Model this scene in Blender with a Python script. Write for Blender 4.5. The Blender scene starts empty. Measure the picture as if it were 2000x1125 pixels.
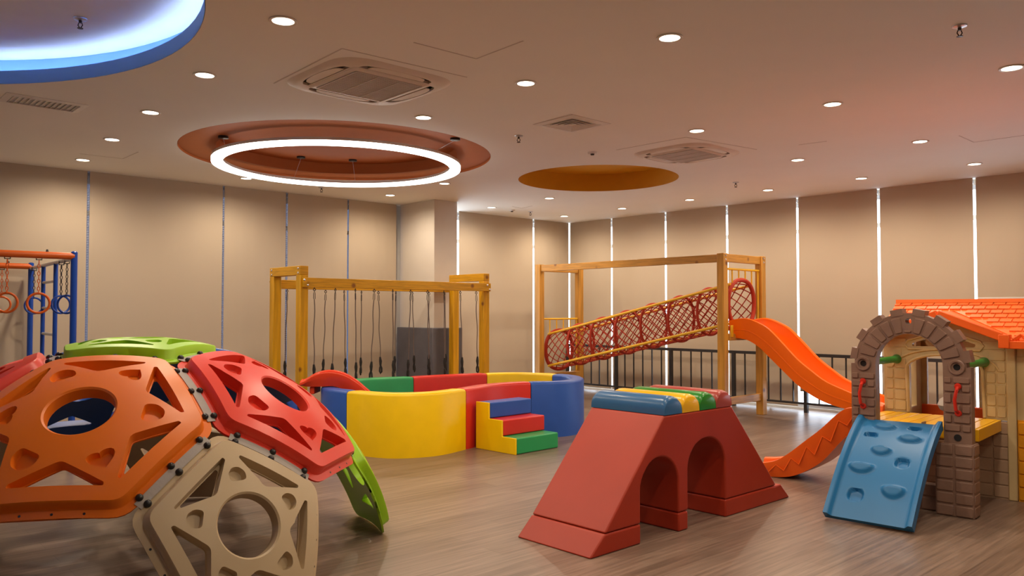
import bpy, bmesh, math, random
from mathutils import Vector, Matrix
from mathutils.geometry import delaunay_2d_cdt
random.seed(7)
PI = math.pi
S = bpy.context.scene
col = S.collection

# ------------------------------------------------------------------ camera, world, exposure
F_PX, EYE, CEIL = 1561.0, 1.45, 3.145
PITCH = math.atan(46.5 / F_PX)
cam_d = bpy.data.cameras.new('camera')
cam_d.sensor_width = 36.0
cam_d.lens = 36.0 * F_PX / 2000.0
cam = bpy.data.objects.new('camera', cam_d)
cam.location = (0, 0, EYE)
cam.rotation_euler = (PI / 2 + PITCH, 0, 0)
col.objects.link(cam)
S.camera = cam
S.view_settings.view_transform = 'Standard'
S.view_settings.look = 'None'
S.view_settings.exposure = 1.0
S.view_settings.gamma = 1.0
S.view_settings.use_curve_mapping = False

W = bpy.data.worlds.new('world')
S.world = W
W.use_nodes = True
W.node_tree.nodes['Background'].inputs[0].default_value = (0.86, 0.93, 1.0, 1)
W.node_tree.nodes['Background'].inputs[1].default_value = 3.0

SPOT_W, SPOT_COL = 36.5, (1.0, 0.82, 0.61)

# ------------------------------------------------------------------ helpers
def U(px, py, z):
    """ray through a pixel of the 2000x1125 frame, met with the level z"""
    c, s = math.cos(PITCH), math.sin(PITCH)
    x = (px - 1000) / F_PX
    v = -(py - 562.5) / F_PX
    d = Vector((x, c - v * s, s + v * c))
    t = (z - EYE) / d.z
    return Vector((d.x * t, d.y * t, z))

def V(*a):
    return Vector(a)

def mat(name, rgb, rough=0.5, metal=0.0, noise=0.06, nscale=6.0, bump=0.0, bscale=60.0, coat=0.0, emit=None, estr=0.0, spec=0.38):
    m = bpy.data.materials.new(name)
    m.use_nodes = True
    nt = m.node_tree
    b = nt.nodes['Principled BSDF']
    b.inputs['Roughness'].default_value = rough
    b.inputs['Metallic'].default_value = metal
    b.inputs['Specular IOR Level'].default_value = spec
    if coat:
        b.inputs['Coat Weight'].default_value = coat
        b.inputs['Coat Roughness'].default_value = 0.12
    tc = nt.nodes.new('ShaderNodeTexCoord')
    n = nt.nodes.new('ShaderNodeTexNoise')
    n.inputs['Scale'].default_value = nscale
    n.inputs['Detail'].default_value = 3
    nt.links.new(tc.outputs['Object'], n.inputs['Vector'])
    r = nt.nodes.new('ShaderNodeValToRGB')
    lo = [c * (1 - noise) for c in rgb]
    hi = [min(1, c * (1 + noise)) for c in rgb]
    r.color_ramp.elements[0].color = (*lo, 1)
    r.color_ramp.elements[1].color = (*hi, 1)
    r.color_ramp.elements[0].position = 0.3
    r.color_ramp.elements[1].position = 0.7
    nt.links.new(n.outputs['Fac'], r.inputs[0])
    nt.links.new(r.outputs[0], b.inputs['Base Color'])
    if bump:
        n2 = nt.nodes.new('ShaderNodeTexNoise')
        n2.inputs['Scale'].default_value = bscale
        n2.inputs['Detail'].default_value = 4
        nt.links.new(tc.outputs['Object'], n2.inputs['Vector'])
        bp = nt.nodes.new('ShaderNodeBump')
        bp.inputs['Strength'].default_value = bump
        bp.inputs['Distance'].default_value = 0.01
        nt.links.new(n2.outputs['Fac'], bp.inputs['Height'])
        nt.links.new(bp.outputs[0], b.inputs['Normal'])
    if emit:
        b.inputs['Emission Color'].default_value = (*emit, 1)
        b.inputs['Emission Strength'].default_value = estr
    return m

class MB:
    def __init__(s):
        s.bm = bmesh.new()
    def faces(s, pts, fs):
        vs = [s.bm.verts.new(p) for p in pts]
        for f in fs:
            try:
                s.bm.faces.new([vs[i] for i in f])
            except ValueError:
                pass
        return vs
    def box(s, c, size, ax=None):
        """box by centre, full sizes and optional axes (three vectors)"""
        ax = ax or (V(1, 0, 0), V(0, 1, 0), V(0, 0, 1))
        c = Vector(c)
        P = []
        for k in range(8):
            a = [(0.5 if k >> i & 1 else -0.5) * size[i] for i in range(3)]
            P.append(c + ax[0] * a[0] + ax[1] * a[1] + ax[2] * a[2])
        s.faces(P, [(0, 2, 3, 1), (4, 5, 7, 6), (0, 1, 5, 4), (2, 6, 7, 3), (0, 4, 6, 2), (1, 3, 7, 5)])
    def beam(s, a, b, w, h, side=None):
        """rectangular bar from a to b, w across (side), h along the third axis"""
        a, b = Vector(a), Vector(b)
        d = (b - a)
        L = d.length
        d = d / L
        side = Vector(side) if side is not None else (V(0, 0, 1).cross(d) if abs(d.z) < 0.99 else V(1, 0, 0))
        side = (side - d * side.dot(d)).normalized()
        up = d.cross(side)
        s.box((a + b) / 2, (L, w, h), (d, side, up))
    def prism(s, poly, vec):
        n = len(poly)
        vec = Vector(vec)
        P = [Vector(p) for p in poly] + [Vector(p) + vec for p in poly]
        s.faces(P, [tuple(range(n))[::-1], tuple(range(n, 2 * n))] + [(i, (i + 1) % n, n + (i + 1) % n, n + i) for i in range(n)])
    def loft(s, rings, closed=False, caps=True):
        n = len(rings[0])
        vs = [[s.bm.verts.new(p) for p in r] for r in rings]
        m = len(rings)
        for i in range(m if closed else m - 1):
            a, b = vs[i], vs[(i + 1) % m]
            for j in range(n):
                try:
                    s.bm.faces.new((a[j], a[(j + 1) % n], b[(j + 1) % n], b[j]))
                except ValueError:
                    pass
        if caps and not closed:
            s.bm.faces.new(vs[0][::-1])
            s.bm.faces.new(vs[-1])
    def tube(s, pts, r, n=8, closed=False, rs=None):
        pts = [Vector(p) for p in pts]
        m = len(pts)
        tan = []
        for i in range(m):
            if closed:
                t = pts[(i + 1) % m] - pts[i - 1]
            else:
                t = pts[min(i + 1, m - 1)] - pts[max(i - 1, 0)]
            tan.append(t.normalized())
        u = V(0, 0, 1) if abs(tan[0].z) < 0.9 else V(1, 0, 0)
        u = (u - tan[0] * u.dot(tan[0])).normalized()
        rings = []
        for i in range(m):
            u = (u - tan[i] * u.dot(tan[i])).normalized()
            w = tan[i].cross(u)
            rr = rs[i] if rs else r
            rings.append([pts[i] + (u * math.cos(2 * PI * k / n) + w * math.sin(2 * PI * k / n)) * rr for k in range(n)])
        s.loft(rings, closed)
    def lathe(s, prof, c=(0, 0, 0), n=24, axis=None):
        """profile of (radius, height) turned about an axis through c"""
        c = Vector(c)
        ax = Vector(axis).normalized() if axis is not None else V(0, 0, 1)
        u = V(1, 0, 0) if abs(ax.x) < 0.9 else V(0, 1, 0)
        u = (u - ax * u.dot(ax)).normalized()
        w = ax.cross(u)
        rings = [[c + ax * h + (u * math.cos(2 * PI * k / n) + w * math.sin(2 * PI * k / n)) * max(r, 1e-5) for k in range(n)] for r, h in prof]
        s.loft(rings)
    def ring(s, c, R, r, ax1, ax2, n=32, m=8):
        c = Vector(c)
        s.tube([c + Vector(ax1) * (R * math.cos(2 * PI * k / n)) + Vector(ax2) * (R * math.sin(2 * PI * k / n)) for k in range(n)], r, m, True)

ORG = {}
def tag(o, label=None, cat=None, group=None, kind=None):
    if label: o['label'] = label
    if cat: o['category'] = cat
    if group: o['group'] = group
    if kind: o['kind'] = kind
    return o

def build(mb, name, m, parent=None, at=None, bevel=0.0, seg=2, ang=35, smooth=True, subsurf=0):
    bm = mb.bm
    bmesh.ops.remove_doubles(bm, verts=bm.verts, dist=1e-5)
    bmesh.ops.recalc_face_normals(bm, faces=bm.faces)
    org = ORG[parent.name] if parent is not None else Vector(at or (0, 0, 0))
    bmesh.ops.translate(bm, verts=bm.verts, vec=-org)
    me = bpy.data.meshes.new(name)
    bm.to_mesh(me)
    bm.free()
    me.materials.append(m)
    if smooth:
        me.shade_smooth()
        me.set_sharp_from_angle(angle=math.radians(ang))
    o = bpy.data.objects.new(name, me)
    col.objects.link(o)
    if parent is not None:
        o.parent = parent
    else:
        o.location = org
    ORG[o.name] = org
    if bevel:
        b = o.modifiers.new('bevel', 'BEVEL')
        b.width = bevel
        b.segments = seg
        b.limit_method = 'ANGLE'
        b.angle_limit = math.radians(40)
        b.harden_normals = False
    if subsurf:
        b = o.modifiers.new('sub', 'SUBSURF')
        b.levels = b.render_levels = subsurf
    return o

def thing(name, label, cat, loc=(0, 0, 0), group=None):
    o = bpy.data.objects.new(name, None)
    o.empty_display_size = 0.1
    o.location = loc
    col.objects.link(o)
    ORG[o.name] = Vector(loc)
    return tag(o, label, cat, group)

def copy_tree(o, parent=None):
    c = o.copy()
    col.objects.link(c)
    c.parent = parent
    for ch in list(o.children):
        copy_tree(ch, c)
    return c

def in_poly(p, poly):
    x, y = p
    r = False
    n = len(poly)
    j = n - 1
    for i in range(n):
        xi, yi = poly[i]
        xj, yj = poly[j]
        if (yi > y) != (yj > y) and x < (xj - xi) * (y - yi) / (yj - yi) + xi:
            r = not r
        j = i
    return r

def round_poly(poly, r, n=4):
    """round the corners of a 2D polygon"""
    out = []
    N = len(poly)
    for i in range(N):
        p = Vector(poly[i]); a = Vector(poly[i - 1]); b = Vector(poly[(i + 1) % N])
        da = (a - p); db = (b - p)
        rr = min(r, da.length * 0.45, db.length * 0.45)
        A = p + da.normalized() * rr
        B = p + db.normalized() * rr
        for k in range(n + 1):
            t = k / n
            q = A * (1 - t) ** 2 + p * 2 * t * (1 - t) + B * t * t
            out.append((q.x, q.y))
    return out

def inset(poly, d):
    """move a small closed 2D polygon inward by d"""
    N = len(poly)
    area = sum(poly[i][0] * poly[(i + 1) % N][1] - poly[(i + 1) % N][0] * poly[i][1] for i in range(N))
    sg = 1 if area > 0 else -1
    out = []
    for i in range(N):
        a = Vector(poly[i - 1]); p = Vector(poly[i]); b = Vector(poly[(i + 1) % N])
        e1 = (p - a).normalized(); e2 = (b - p).normalized()
        n1 = Vector((-e1.y, e1.x)) * sg; n2 = Vector((-e2.y, e2.x)) * sg
        n = n1 + n2
        n = n / max(0.3, n.dot(n1))
        q = p + n * d
        out.append((q.x, q.y))
    return out

def cdt_solid(mb, outer, holes, levels, zfun, zbot, to3d, step=None):
    """solid plate: outer outline, through holes, extra contour lines; zfun(x, y, tag) gives the front height"""
    pts, edges, zs = [], [], []
    def add(poly, z):
        b = len(pts)
        for p in poly:
            pts.append(Vector((p[0], p[1]))); zs.append(z)
        n = len(poly)
        for i in range(n):
            edges.append((b + i, b + (i + 1) % n))
    add(outer[0], outer[1])
    for h, z in holes:
        add(h, z)
    for l, z in levels:
        add(l, z)
    if step:
        xs = [p[0] for p in outer[0]]; ys = [p[1] for p in outer[0]]
        nearby = [Vector(p) for p in pts]
        x = min(xs) + step * 0.5
        row = 0
        while x < max(xs):
            y = min(ys) + (step * 0.5 if row % 2 else step)
            while y < max(ys):
                p = Vector((x, y))
                if in_poly(p, outer[0]) and not any(in_poly(p, h) for h, _ in holes) and min((p - q).length for q in nearby) > step * 0.35:
                    pts.append(p); zs.append(zfun(x, y))
                y += step
            x += step * 0.9
            row += 1
    r = delaunay_2d_cdt(pts, edges, [], 0, 1e-6, True)
    vo, fo, ids = r[0], r[2], r[3]
    zz = []
    for i, v in enumerate(vo):
        zz.append(zs[ids[i][0]] if ids[i] else zfun(v.x, v.y))
    tri = []
    for f in fo:
        c = sum((vo[i] for i in f), Vector((0, 0))) / 3
        if not in_poly(c, outer[0]) or any(in_poly(c, h) for h, _ in holes):
            continue
        tri.append(tuple(f))
    top = [mb.bm.verts.new(to3d(v.x, v.y, zz[i])) for i, v in enumerate(vo)]
    bot = [mb.bm.verts.new(to3d(v.x, v.y, zbot)) for v in vo]
    cnt = {}
    for t in tri:
        for k in range(3):
            e = (t[k], t[(k + 1) % 3])
            cnt[tuple(sorted(e))] = cnt.get(tuple(sorted(e)), []) + [e]
        mb.bm.faces.new([top[i] for i in t])
        mb.bm.faces.new([bot[i] for i in reversed(t)])
    for k, es in cnt.items():
        if len(es) == 1:
            a, b = es[0]
            mb.bm.faces.new((top[b], top[a], bot[a], bot[b]))
    loose = [v for v in mb.bm.verts if not v.link_faces]
    bmesh.ops.delete(mb.bm, geom=loose, context='VERTS')

def circle(cx, cy, r, n=48, a0=0.0, a1=None):
    if a1 is None:
        return [(cx + r * math.cos(2 * PI * k / n), cy + r * math.sin(2 * PI * k / n)) for k in range(n)]
    return [(cx + r * math.cos(a0 + (a1 - a0) * k / n), cy + r * math.sin(a0 + (a1 - a0) * k / n)) for k in range(n + 1)]

def catmull(P, sub=8, closed=True):
    out = []
    n = len(P)
    for i in range(n if closed else n - 1):
        if closed:
            p0, p1, p2, p3 = P[i - 1], P[i], P[(i + 1) % n], P[(i + 2) % n]
        else:
            p0, p1, p2, p3 = P[max(i - 1, 0)], P[i], P[i + 1], P[min(i + 2, n - 1)]
        for k in range(sub):
            t = k / sub
            out.append(tuple(0.5 * (2 * p1[j] + (p2[j] - p0[j]) * t + (2 * p0[j] - 5 * p1[j] + 4 * p2[j] - p3[j]) * t * t + (3 * p1[j] - p0[j] - 3 * p2[j] + p3[j]) * t ** 3) for j in range(len(p1))))
    if not closed:
        out.append(tuple(P[-1]))
    return out

# ------------------------------------------------------------------ materials
M = {}
M['ceiling'] = mat('ceiling_paint', (0.88, 0.865, 0.80), 0.7, noise=0.01, nscale=2)
M['wall'] = mat('wall_paint', (0.66, 0.60, 0.53), 0.7, noise=0.015)
M['white_metal'] = mat('white_metal', (0.75, 0.72, 0.68), 0.4)
M['alu'] = mat('aluminium', (0.62, 0.63, 0.66), 0.35, metal=0.7)
M['orange_paint'] = mat('orange_paint', (0.44, 0.115, 0.020), 0.6, noise=0.03)
M['yellow_paint'] = mat('yellow_paint', (0.70, 0.33, 0.004), 0.55, noise=0.03)
M['blue_paint'] = mat('cove_paint', (0.20, 0.37, 0.66), 0.6, noise=0.02)
M['tray_white'] = mat('tray_white_paint', (0.80, 0.80, 0.82), 0.6, noise=0.02)
M['black'] = mat('black_plastic', (0.02, 0.02, 0.022), 0.3)
M['dark_metal'] = mat('dark_railing_metal', (0.045, 0.043, 0.045), 0.4, metal=0.3)
M['chrome'] = mat('chrome', (0.75, 0.75, 0.77), 0.2, metal=1.0)
M['gray_strip'] = mat('gray_joint_strip', (0.34, 0.31, 0.29), 0.5, bump=0.15)
M['p_orange'] = mat('orange_plastic', (0.80, 0.175, 0.006), 0.40, noise=0.04, nscale=2, bump=0.02, bscale=200)
M['p_red'] = mat('red_plastic', (0.68, 0.038, 0.018), 0.36, noise=0.05, nscale=2, bump=0.02, bscale=200)
M['p_green'] = mat('lime_plastic', (0.29, 0.56, 0.01), 0.38, noise=0.04, nscale=2)
M['p_beige'] = mat('beige_plastic', (0.50, 0.385, 0.24), 0.42, noise=0.04, nscale=2)
M['p_blue'] = mat('blue_plastic', (0.012, 0.085, 0.42), 0.36, noise=0.04, nscale=2)
M['v_blue'] = mat('blue_vinyl', (0.025, 0.10, 0.44), 0.38, noise=0.04, bump=0.12, bscale=9)
M['v_yellow'] = mat('yellow_vinyl', (0.92, 0.60, 0.002), 0.38, noise=0.03, bump=0.08, bscale=7)
M['v_red'] = mat('red_vinyl', (0.66, 0.028, 0.018), 0.36, noise=0.04, bump=0.1, bscale=8)
M['v_green'] = mat('green_vinyl', (0.02, 0.33, 0.10), 0.38, noise=0.04, bump=0.12, bscale=9)
M['t_red'] = mat('tunnel_red_vinyl', (0.40, 0.034, 0.012), 0.46, noise=0.05, nscale=3, bump=0.12, bscale=6)
M['t_blue'] = mat('roller_blue_vinyl', (0.035, 0.13, 0.30), 0.28, noise=0.03, bump=0.06, bscale=8)
M['t_yellow'] = mat('roller_yellow_vinyl', (0.80, 0.42, 0.008), 0.28, noise=0.03, bump=0.06, bscale=8)
M['t_green'] = mat('roller_green_vinyl', (0.018, 0.20, 0.02), 0.28, noise=0.03, bump=0.06, bscale=8)
M['t_maroon'] = mat('roller_red_vinyl', (0.36, 0.055, 0.045), 0.3, noise=0.03, bump=0.06, bscale=8)
M['slide'] = mat('slide_orange_plastic', (0.92, 0.15, 0.002), 0.30, noise=0.03, nscale=2)
M['slide2'] = mat('playhouse_slide_plastic', (0.80, 0.125, 0.01), 0.34, noise=0.03, nscale=2)
M['red_slide'] = mat('red_slide_plastic', (0.78, 0.055, 0.018), 0.3, noise=0.03)
M['rope_red'] = mat('red_rope', (0.42, 0.035, 0.012), 0.7, bump=0.5, bscale=150)
M['yellow_metal'] = mat('yellow_metal', (0.80, 0.46, 0.025), 0.35)
M['rope'] = mat('grey_rope', (0.16, 0.125, 0.11), 0.8, bump=0.5, bscale=200)
M['handle'] = mat('black_loop', (0.02, 0.02, 0.02), 0.6)
M['blue_metal'] = mat('blue_metal', (0.01, 0.06, 0.36), 0.3)
M['orange_metal'] = mat('orange_metal', (0.62, 0.11, 0.012), 0.32)
M['chain_dark'] = mat('dark_chain', (0.05, 0.045, 0.05), 0.4, metal=0.6)
M['pad'] = mat('gray_pad', (0.12, 0.115, 0.135), 0.75, bump=0.15, bscale=30)
M['roof'] = mat('orange_roof_plastic', (0.92, 0.20, 0.04), 0.45, noise=0.05)
M['roof_trim'] = mat('orange_trim_plastic', (0.86, 0.12, 0.012), 0.4, noise=0.03)
M['deck'] = mat('yellow_deck_plastic', (0.85, 0.45, 0.008), 0.33, noise=0.04)
M['gold'] = mat('golden_wall_plastic', (0.72, 0.30, 0.012), 0.4, noise=0.05)
M['ramp'] = mat('sky_blue_plastic', (0.018, 0.165, 0.40), 0.38, noise=0.03, nscale=2)
M['arch'] = mat('taupe_plastic', (0.26, 0.155, 0.115), 0.45, noise=0.10, nscale=5, bump=0.25, bscale=25)
M['house'] = mat('tan_plastic', (0.60, 0.46, 0.24), 0.45, noise=0.07, nscale=5, bump=0.15, bscale=20)
M['house_low'] = mat('lower_tan_plastic', (0.40, 0.27, 0.18), 0.45, noise=0.08, nscale=5, bump=0.15, bscale=20)
M['green_tube'] = mat('green_plastic', (0.02, 0.24, 0.035), 0.3)
M['handle_red'] = mat('red_handle_plastic', (0.62, 0.03, 0.015), 0.3)
M['white_plastic'] = mat('white_plastic', (0.72, 0.64, 0.55), 0.4)
M['grille'] = mat('gray_mesh_plastic', (0.60, 0.55, 0.50), 0.6)
M['lamp'] = mat('lamp_face', (1, 0.9, 0.75), 0.5, emit=(1.0, 0.86, 0.66), estr=5.0)
M['ring_glow'] = mat('ring_diffuser', (1, 1, 1), 0.5, emit=(1.0, 0.96, 0.90), estr=3.2)
M['cove_glow'] = mat('cove_strip', (0.5, 0.6, 1), 0.5, emit=(0.60, 0.74, 1.0), estr=11.0)

def wood(name, base, knot, axis='z'):
    m = mat(name, base, 0.36)
    nt = m.node_tree
    b = nt.nodes['Principled BSDF']
    tc = nt.nodes.new('ShaderNodeTexCoord')
    mp = nt.nodes.new('ShaderNodeMapping')
    sc = {'z': (14, 14, 0.9), 'h': (2.2, 2.2, 30)}[axis]
    mp.inputs['Scale'].default_value = sc
    nt.links.new(tc.outputs['Object'], mp.inputs['Vector'])
    n = nt.nodes.new('ShaderNodeTexNoise')
    n.inputs['Scale'].default_value = 1.6
    n.inputs['Detail'].default_value = 5
    n.inputs['Distortion'].default_value = 0.6
    nt.links.new(mp.outputs[0], n.inputs['Vector'])
    r = nt.nodes.new('ShaderNodeValToRGB')
    e = r.color_ramp.elements
    e[0].position = 0.35; e[0].color = (*[c * 0.72 for c in base], 1)
    e[1].position = 0.62; e[1].color = (*base, 1)
    nt.links.new(n.outputs['Fac'], r.inputs[0])
    v = nt.nodes.new('ShaderNodeTexVoronoi')
    v.inputs['Scale'].default_value = 3.2
    nt.links.new(tc.outputs['Object'], v.inputs['Vector'])
    r2 = nt.nodes.new('ShaderNodeValToRGB')
    r2.color_ramp.elements[0].position = 0.05; r2.color_ramp.elements[0].color = (1, 1, 1, 1)
    r2.color_ramp.elements[1].position = 0.13; r2.color_ramp.elements[1].color = (0, 0, 0, 1)
    nt.links.new(v.outputs['Distance'], r2.inputs[0])
    mx = nt.nodes.new('ShaderNodeMixRGB')
    nt.links.new(r2.outputs[0], mx.inputs[0])
    nt.links.new(r.outputs[0], mx.inputs[1])
    mx.inputs[2].default_value = (*knot, 1)
    nt.links.new(mx.outputs[0], b.inputs['Base Color'])
    return m
M['wood_gold'] = wood('golden_pine', (0.72, 0.37, 0.008), (0.22, 0.07, 0.01))
M['wood_gold_h'] = wood('golden_pine_rail', (0.70, 0.35, 0.012), (0.26, 0.09, 0.01), 'h')
M['wood_pine'] = wood('varnished_pine', (0.62, 0.30, 0.045), (0.20, 0.07, 0.02))
M['wood_pine_h'] = wood('varnished_pine_rail', (0.60, 0.29, 0.05), (0.20, 0.07, 0.02), 'h')

# room axes: A runs along the left wall away from the far corner, B along the right wall towards us
A = V(-0.739, -0.674, 0).normalized()
B = V(0.674, -0.739, 0).normalized()
CORNER = V(1.10, 15.30, 0)
LA, LB = 14.2, 14.8

def floor_material():
    m = bpy.data.materials.new('wood_look_vinyl')
    m.use_nodes = True
    nt = m.node_tree
    b = nt.nodes['Principled BSDF']
    tc = nt.nodes.new('ShaderNodeTexCoord')
    mp = nt.nodes.new('ShaderNodeMapping')
    mp.inputs['Rotation'].default_value = (0, 0, -math.atan2(0.674, 0.739))
    nt.links.new(tc.outputs['Object'], mp.inputs['Vector'])
    br = nt.nodes.new('ShaderNodeTexBrick')
    br.offset = 0.37
    br.inputs['Scale'].default_value = 1.0
    br.inputs['Brick Width'].default_value = 1.22
    br.inputs['Row Height'].default_value = 0.18
    br.inputs['Mortar Size'].default_value = 0.0012
    br.inputs['Mortar Smooth'].default_value = 0.6
    br.inputs['Color1'].default_value = (0.185, 0.128, 0.098, 1)
    br.inputs['Color2'].default_value = (0.250, 0.180, 0.140, 1)
    br.inputs['Mortar'].default_value = (0.10, 0.07, 0.055, 1)
    nt.links.new(mp.outputs[0], br.inputs['Vector'])
    m2 = nt.nodes.new('ShaderNodeMapping')
    m2.inputs['Scale'].default_value = (1.2, 26, 1)
    nt.links.new(mp.outputs[0], m2.inputs['Vector'])
    n = nt.nodes.new('ShaderNodeTexNoise')
    n.inputs['Scale'].default_value = 1.5
    n.inputs['Detail'].default_value = 6
    n.inputs['Distortion'].default_value = 0.4
    nt.links.new(m2.outputs[0], n.inputs['Vector'])
    r = nt.nodes.new('ShaderNodeValToRGB')
    r.color_ramp.elements[0].position = 0.3; r.color_ramp.elements[0].color = (0.62, 0.60, 0.58, 1)
    r.color_ramp.elements[1].position = 0.72; r.color_ramp.elements[1].color = (1.25, 1.22, 1.2, 1)
    nt.links.new(n.outputs['Fac'], r.inputs[0])
    mx = nt.nodes.new('ShaderNodeMixRGB')
    mx.blend_type = 'MULTIPLY'
    mx.inputs[0].default_value = 1
    nt.links.new(br.outputs['Color'], mx.inputs[1])
    nt.links.new(r.outputs[0], mx.inputs[2])
    nt.links.new(mx.outputs[0], b.inputs['Base Color'])
    b.inputs['Roughness'].default_value = 0.33
    b.inputs['Specular IOR Level'].default_value = 0.45
    bp = nt.nodes.new('ShaderNodeBump')
    bp.inputs['Strength'].default_value = 0.12
    bp.inputs['Distance'].default_value = 0.003
    nt.links.new(n.outputs['Fac'], bp.inputs['Height'])
    nt.links.new(bp.outputs[0], b.inputs['Normal'])
    return m
M['floor'] = floor_material()

def blind_material(name, rgb, tr):
    m = mat(name, rgb, 0.85, noise=0.02, nscale=1.2, bump=0.12, bscale=300)
    nt = m.node_tree
    b = nt.nodes['Principled BSDF']
    out = nt.nodes['Material Output']
    t = nt.nodes.new('ShaderNodeBsdfTranslucent')
    t.inputs[0].default_value = (0.8, 0.62, 0.42, 1)
    mx = nt.nodes.new('ShaderNodeMixShader')
    mx.inputs[0].default_value = tr
    nt.links.new(b.outputs[0], mx.inputs[1])
    nt.links.new(t.outputs[0], mx.inputs[2])
    nt.links.new(mx.outputs[0], out.inputs[0])
    return m
M['blind'] = blind_material('blind_fabric', (0.555, 0.46, 0.35), 0.05)

def glass_material(name, rgb):
    m = bpy.data.materials.new(name)
    m.use_nodes = True
    nt = m.node_tree
    nt.nodes.remove(nt.nodes['Principled BSDF'])
    out = nt.nodes['Material Output']
    t = nt.nodes.new('ShaderNodeBsdfTransparent')
    t.inputs[0].default_value = (*rgb, 1)
    g = nt.nodes.new('ShaderNodeBsdfGlossy')
    g.inputs['Roughness'].default_value = 0.03
    mx = nt.nodes.new('ShaderNodeMixShader')
    mx.inputs[0].default_value = 0.06
    nt.links.new(t.outputs[0], mx.inputs[1])
    nt.links.new(g.outputs[0], mx.inputs[2])
    nt.links.new(mx.outputs[0], out.inputs[0])
    return m
M['glass'] = glass_material('window_glass', (0.93, 0.96, 1.0))
M['glass_tint'] = glass_material('tinted_window_glass', (0.16, 0.18, 0.23))

# ------------------------------------------------------------------ room shell
def R(a, b, z=0.0):
    """room point: a metres along the left wall, b metres along the right wall"""
    return CORNER + A * a + B * b + V(0, 0, z)

def structure(mb, name, m, parent=None, **k):
    o = build(mb, name, m, parent, **k)
    if parent is None:
        o['kind'] = 'structure'
    return o

mb = MB()
mb.prism([R(-.5, -.5, -0.2), R(LA + .3, -.5, -0.2), R(LA + .3, LB + .3, -0.2), R(-.5, LB + .3, -0.2)], (0, 0, 0.2))
structure(mb, 'floor', M['floor'])

ORANGE_C, ORANGE_R, ORANGE_R2 = (-1.866, 8.635), 1.635, 1.27
YELLOW_C, YELLOW_R = (1.098, 10.187), 1.018
BLUE_C, BLUE_R = (-3.92, 3.53), 2.38
mb = MB()
outer = [tuple(R(a, b).xy) for a, b in ((-.3, -.3), (LA + .3, -.3), (LA + .3, LB + .3), (-.3, LB + .3))]
if True:
    hs = [(circle(*ORANGE_C, ORANGE_R, 96), 0), (circle(*YELLOW_C, YELLOW_R, 72), 0), (circle(*BLUE_C, BLUE_R, 96), 0)]
cdt_solid(mb, (outer, 0), hs, [], lambda x, y: 0, 0.065, lambda x, y, z: V(x, y, CEIL + z))
structure(mb, 'ceiling', M['ceiling'], smooth=False)

def tray(name, c, prof, m, n=96, parent=None):
    mb = MB()
    rings = [[V(c[0] + r * math.cos(2 * PI * k / n), c[1] + r * math.sin(2 * PI * k / n), z) for k in range(n)] for r, z in prof]
    mb.loft(rings, caps=False)
    if prof[-1][0] < 0.01:
        pass
    return structure(mb, name, m, ang=30, parent=parent)
e = 0.003
tray('trim_1', ORANGE_C, [(ORANGE_R - e, CEIL), (ORANGE_R - e, 3.168), (ORANGE_R2, 3.168), (ORANGE_R2, 3.29), (1e-4, 3.29), (1e-4, 3.32), (ORANGE_R2 + .03, 3.32), (ORANGE_R2 + .03, 3.23), (ORANGE_R + .03, 3.23), (ORANGE_R + .03, 3.212), (ORANGE_R - e, 3.212)], M['orange_paint'])
tray('trim_2', YELLOW_C, [(YELLOW_R - e, CEIL), (YELLOW_R - e, 3.38), (1e-4, 3.38), (1e-4, 3.40), (YELLOW_R + .02, 3.40), (YELLOW_R + .02, 3.212), (YELLOW_R - e, 3.212)], M['yellow_paint'])
tray('trim_3', BLUE_C, [(BLUE_R - e, CEIL), (BLUE_R - e, 3.245), (BLUE_R + .006, 3.245), (BLUE_R + .006, 3.215), (BLUE_R + .14, 3.215), (BLUE_R + .14, 3.37), (BLUE_R + .17, 3.37), (BLUE_R + .17, 3.212), (BLUE_R - e, 3.212)], M['blue_paint'])
mb = MB()
mb.lathe([(BLUE_R + .16, 3.371), (BLUE_R + .16, 3.39)], (BLUE_C[0], BLUE_C[1], 0), 96)
structure(mb, 'trim_4', M['tray_white'])
# light strips hidden in the blue tray's ledge
mb = MB()
mb.tube([V(BLUE_C[0] + (BLUE_R + .035) * math.cos(2 * PI * k / 96), BLUE_C[1] + (BLUE_R + .035) * math.sin(2 * PI * k / 96), 3.226) for k in range(96)], 0.009, 6, True)
tag(build(mb, 'cove_light_strip', M['cove_glow'], at=(BLUE_C[0], BLUE_C[1], 3.238)), 'glowing blue light strip lying on the ledge of the round blue ceiling recess', 'light strip')

# walls: low curb, head band and end pieces around the long glazing
def wall(name, p0, p1, inward, openings, m=M['wall'], th=0.16):
    d = (p1 - p0); L = d.length; d = d / L
    mb = MB()
    outer = [(0, 0), (L, 0), (L, CEIL), (0, CEIL)]
    hs = [([(a, z0), (b, z0), (b, z1), (a, z1)], 0) for a, b, z0, z1 in openings]
    cdt_solid(mb, (outer, 0), hs, [], lambda x, y: 0, -th, lambda x, y, z: p0 + d * x + V(0, 0, y) + inward * z)
    return structure(mb, name, m, smooth=False)
WOFF = 0.12
wall('wall_left', R(0, -WOFF), R(LA, -WOFF), B, [(0.15, 3.35, 0.03, 3.08), (4.0, 10.0, 0.03, 3.08)])
wall('wall_right', R(-WOFF, 0), R(-WOFF, LB), A, [(0.15, 8.35, 0.03, 3.08)])
wall('wall_back', R(0, LB), R(LA, LB), -B, [])
wall('wall_side', R(LA, 0), R(LA, LB), -A, [])

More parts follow.
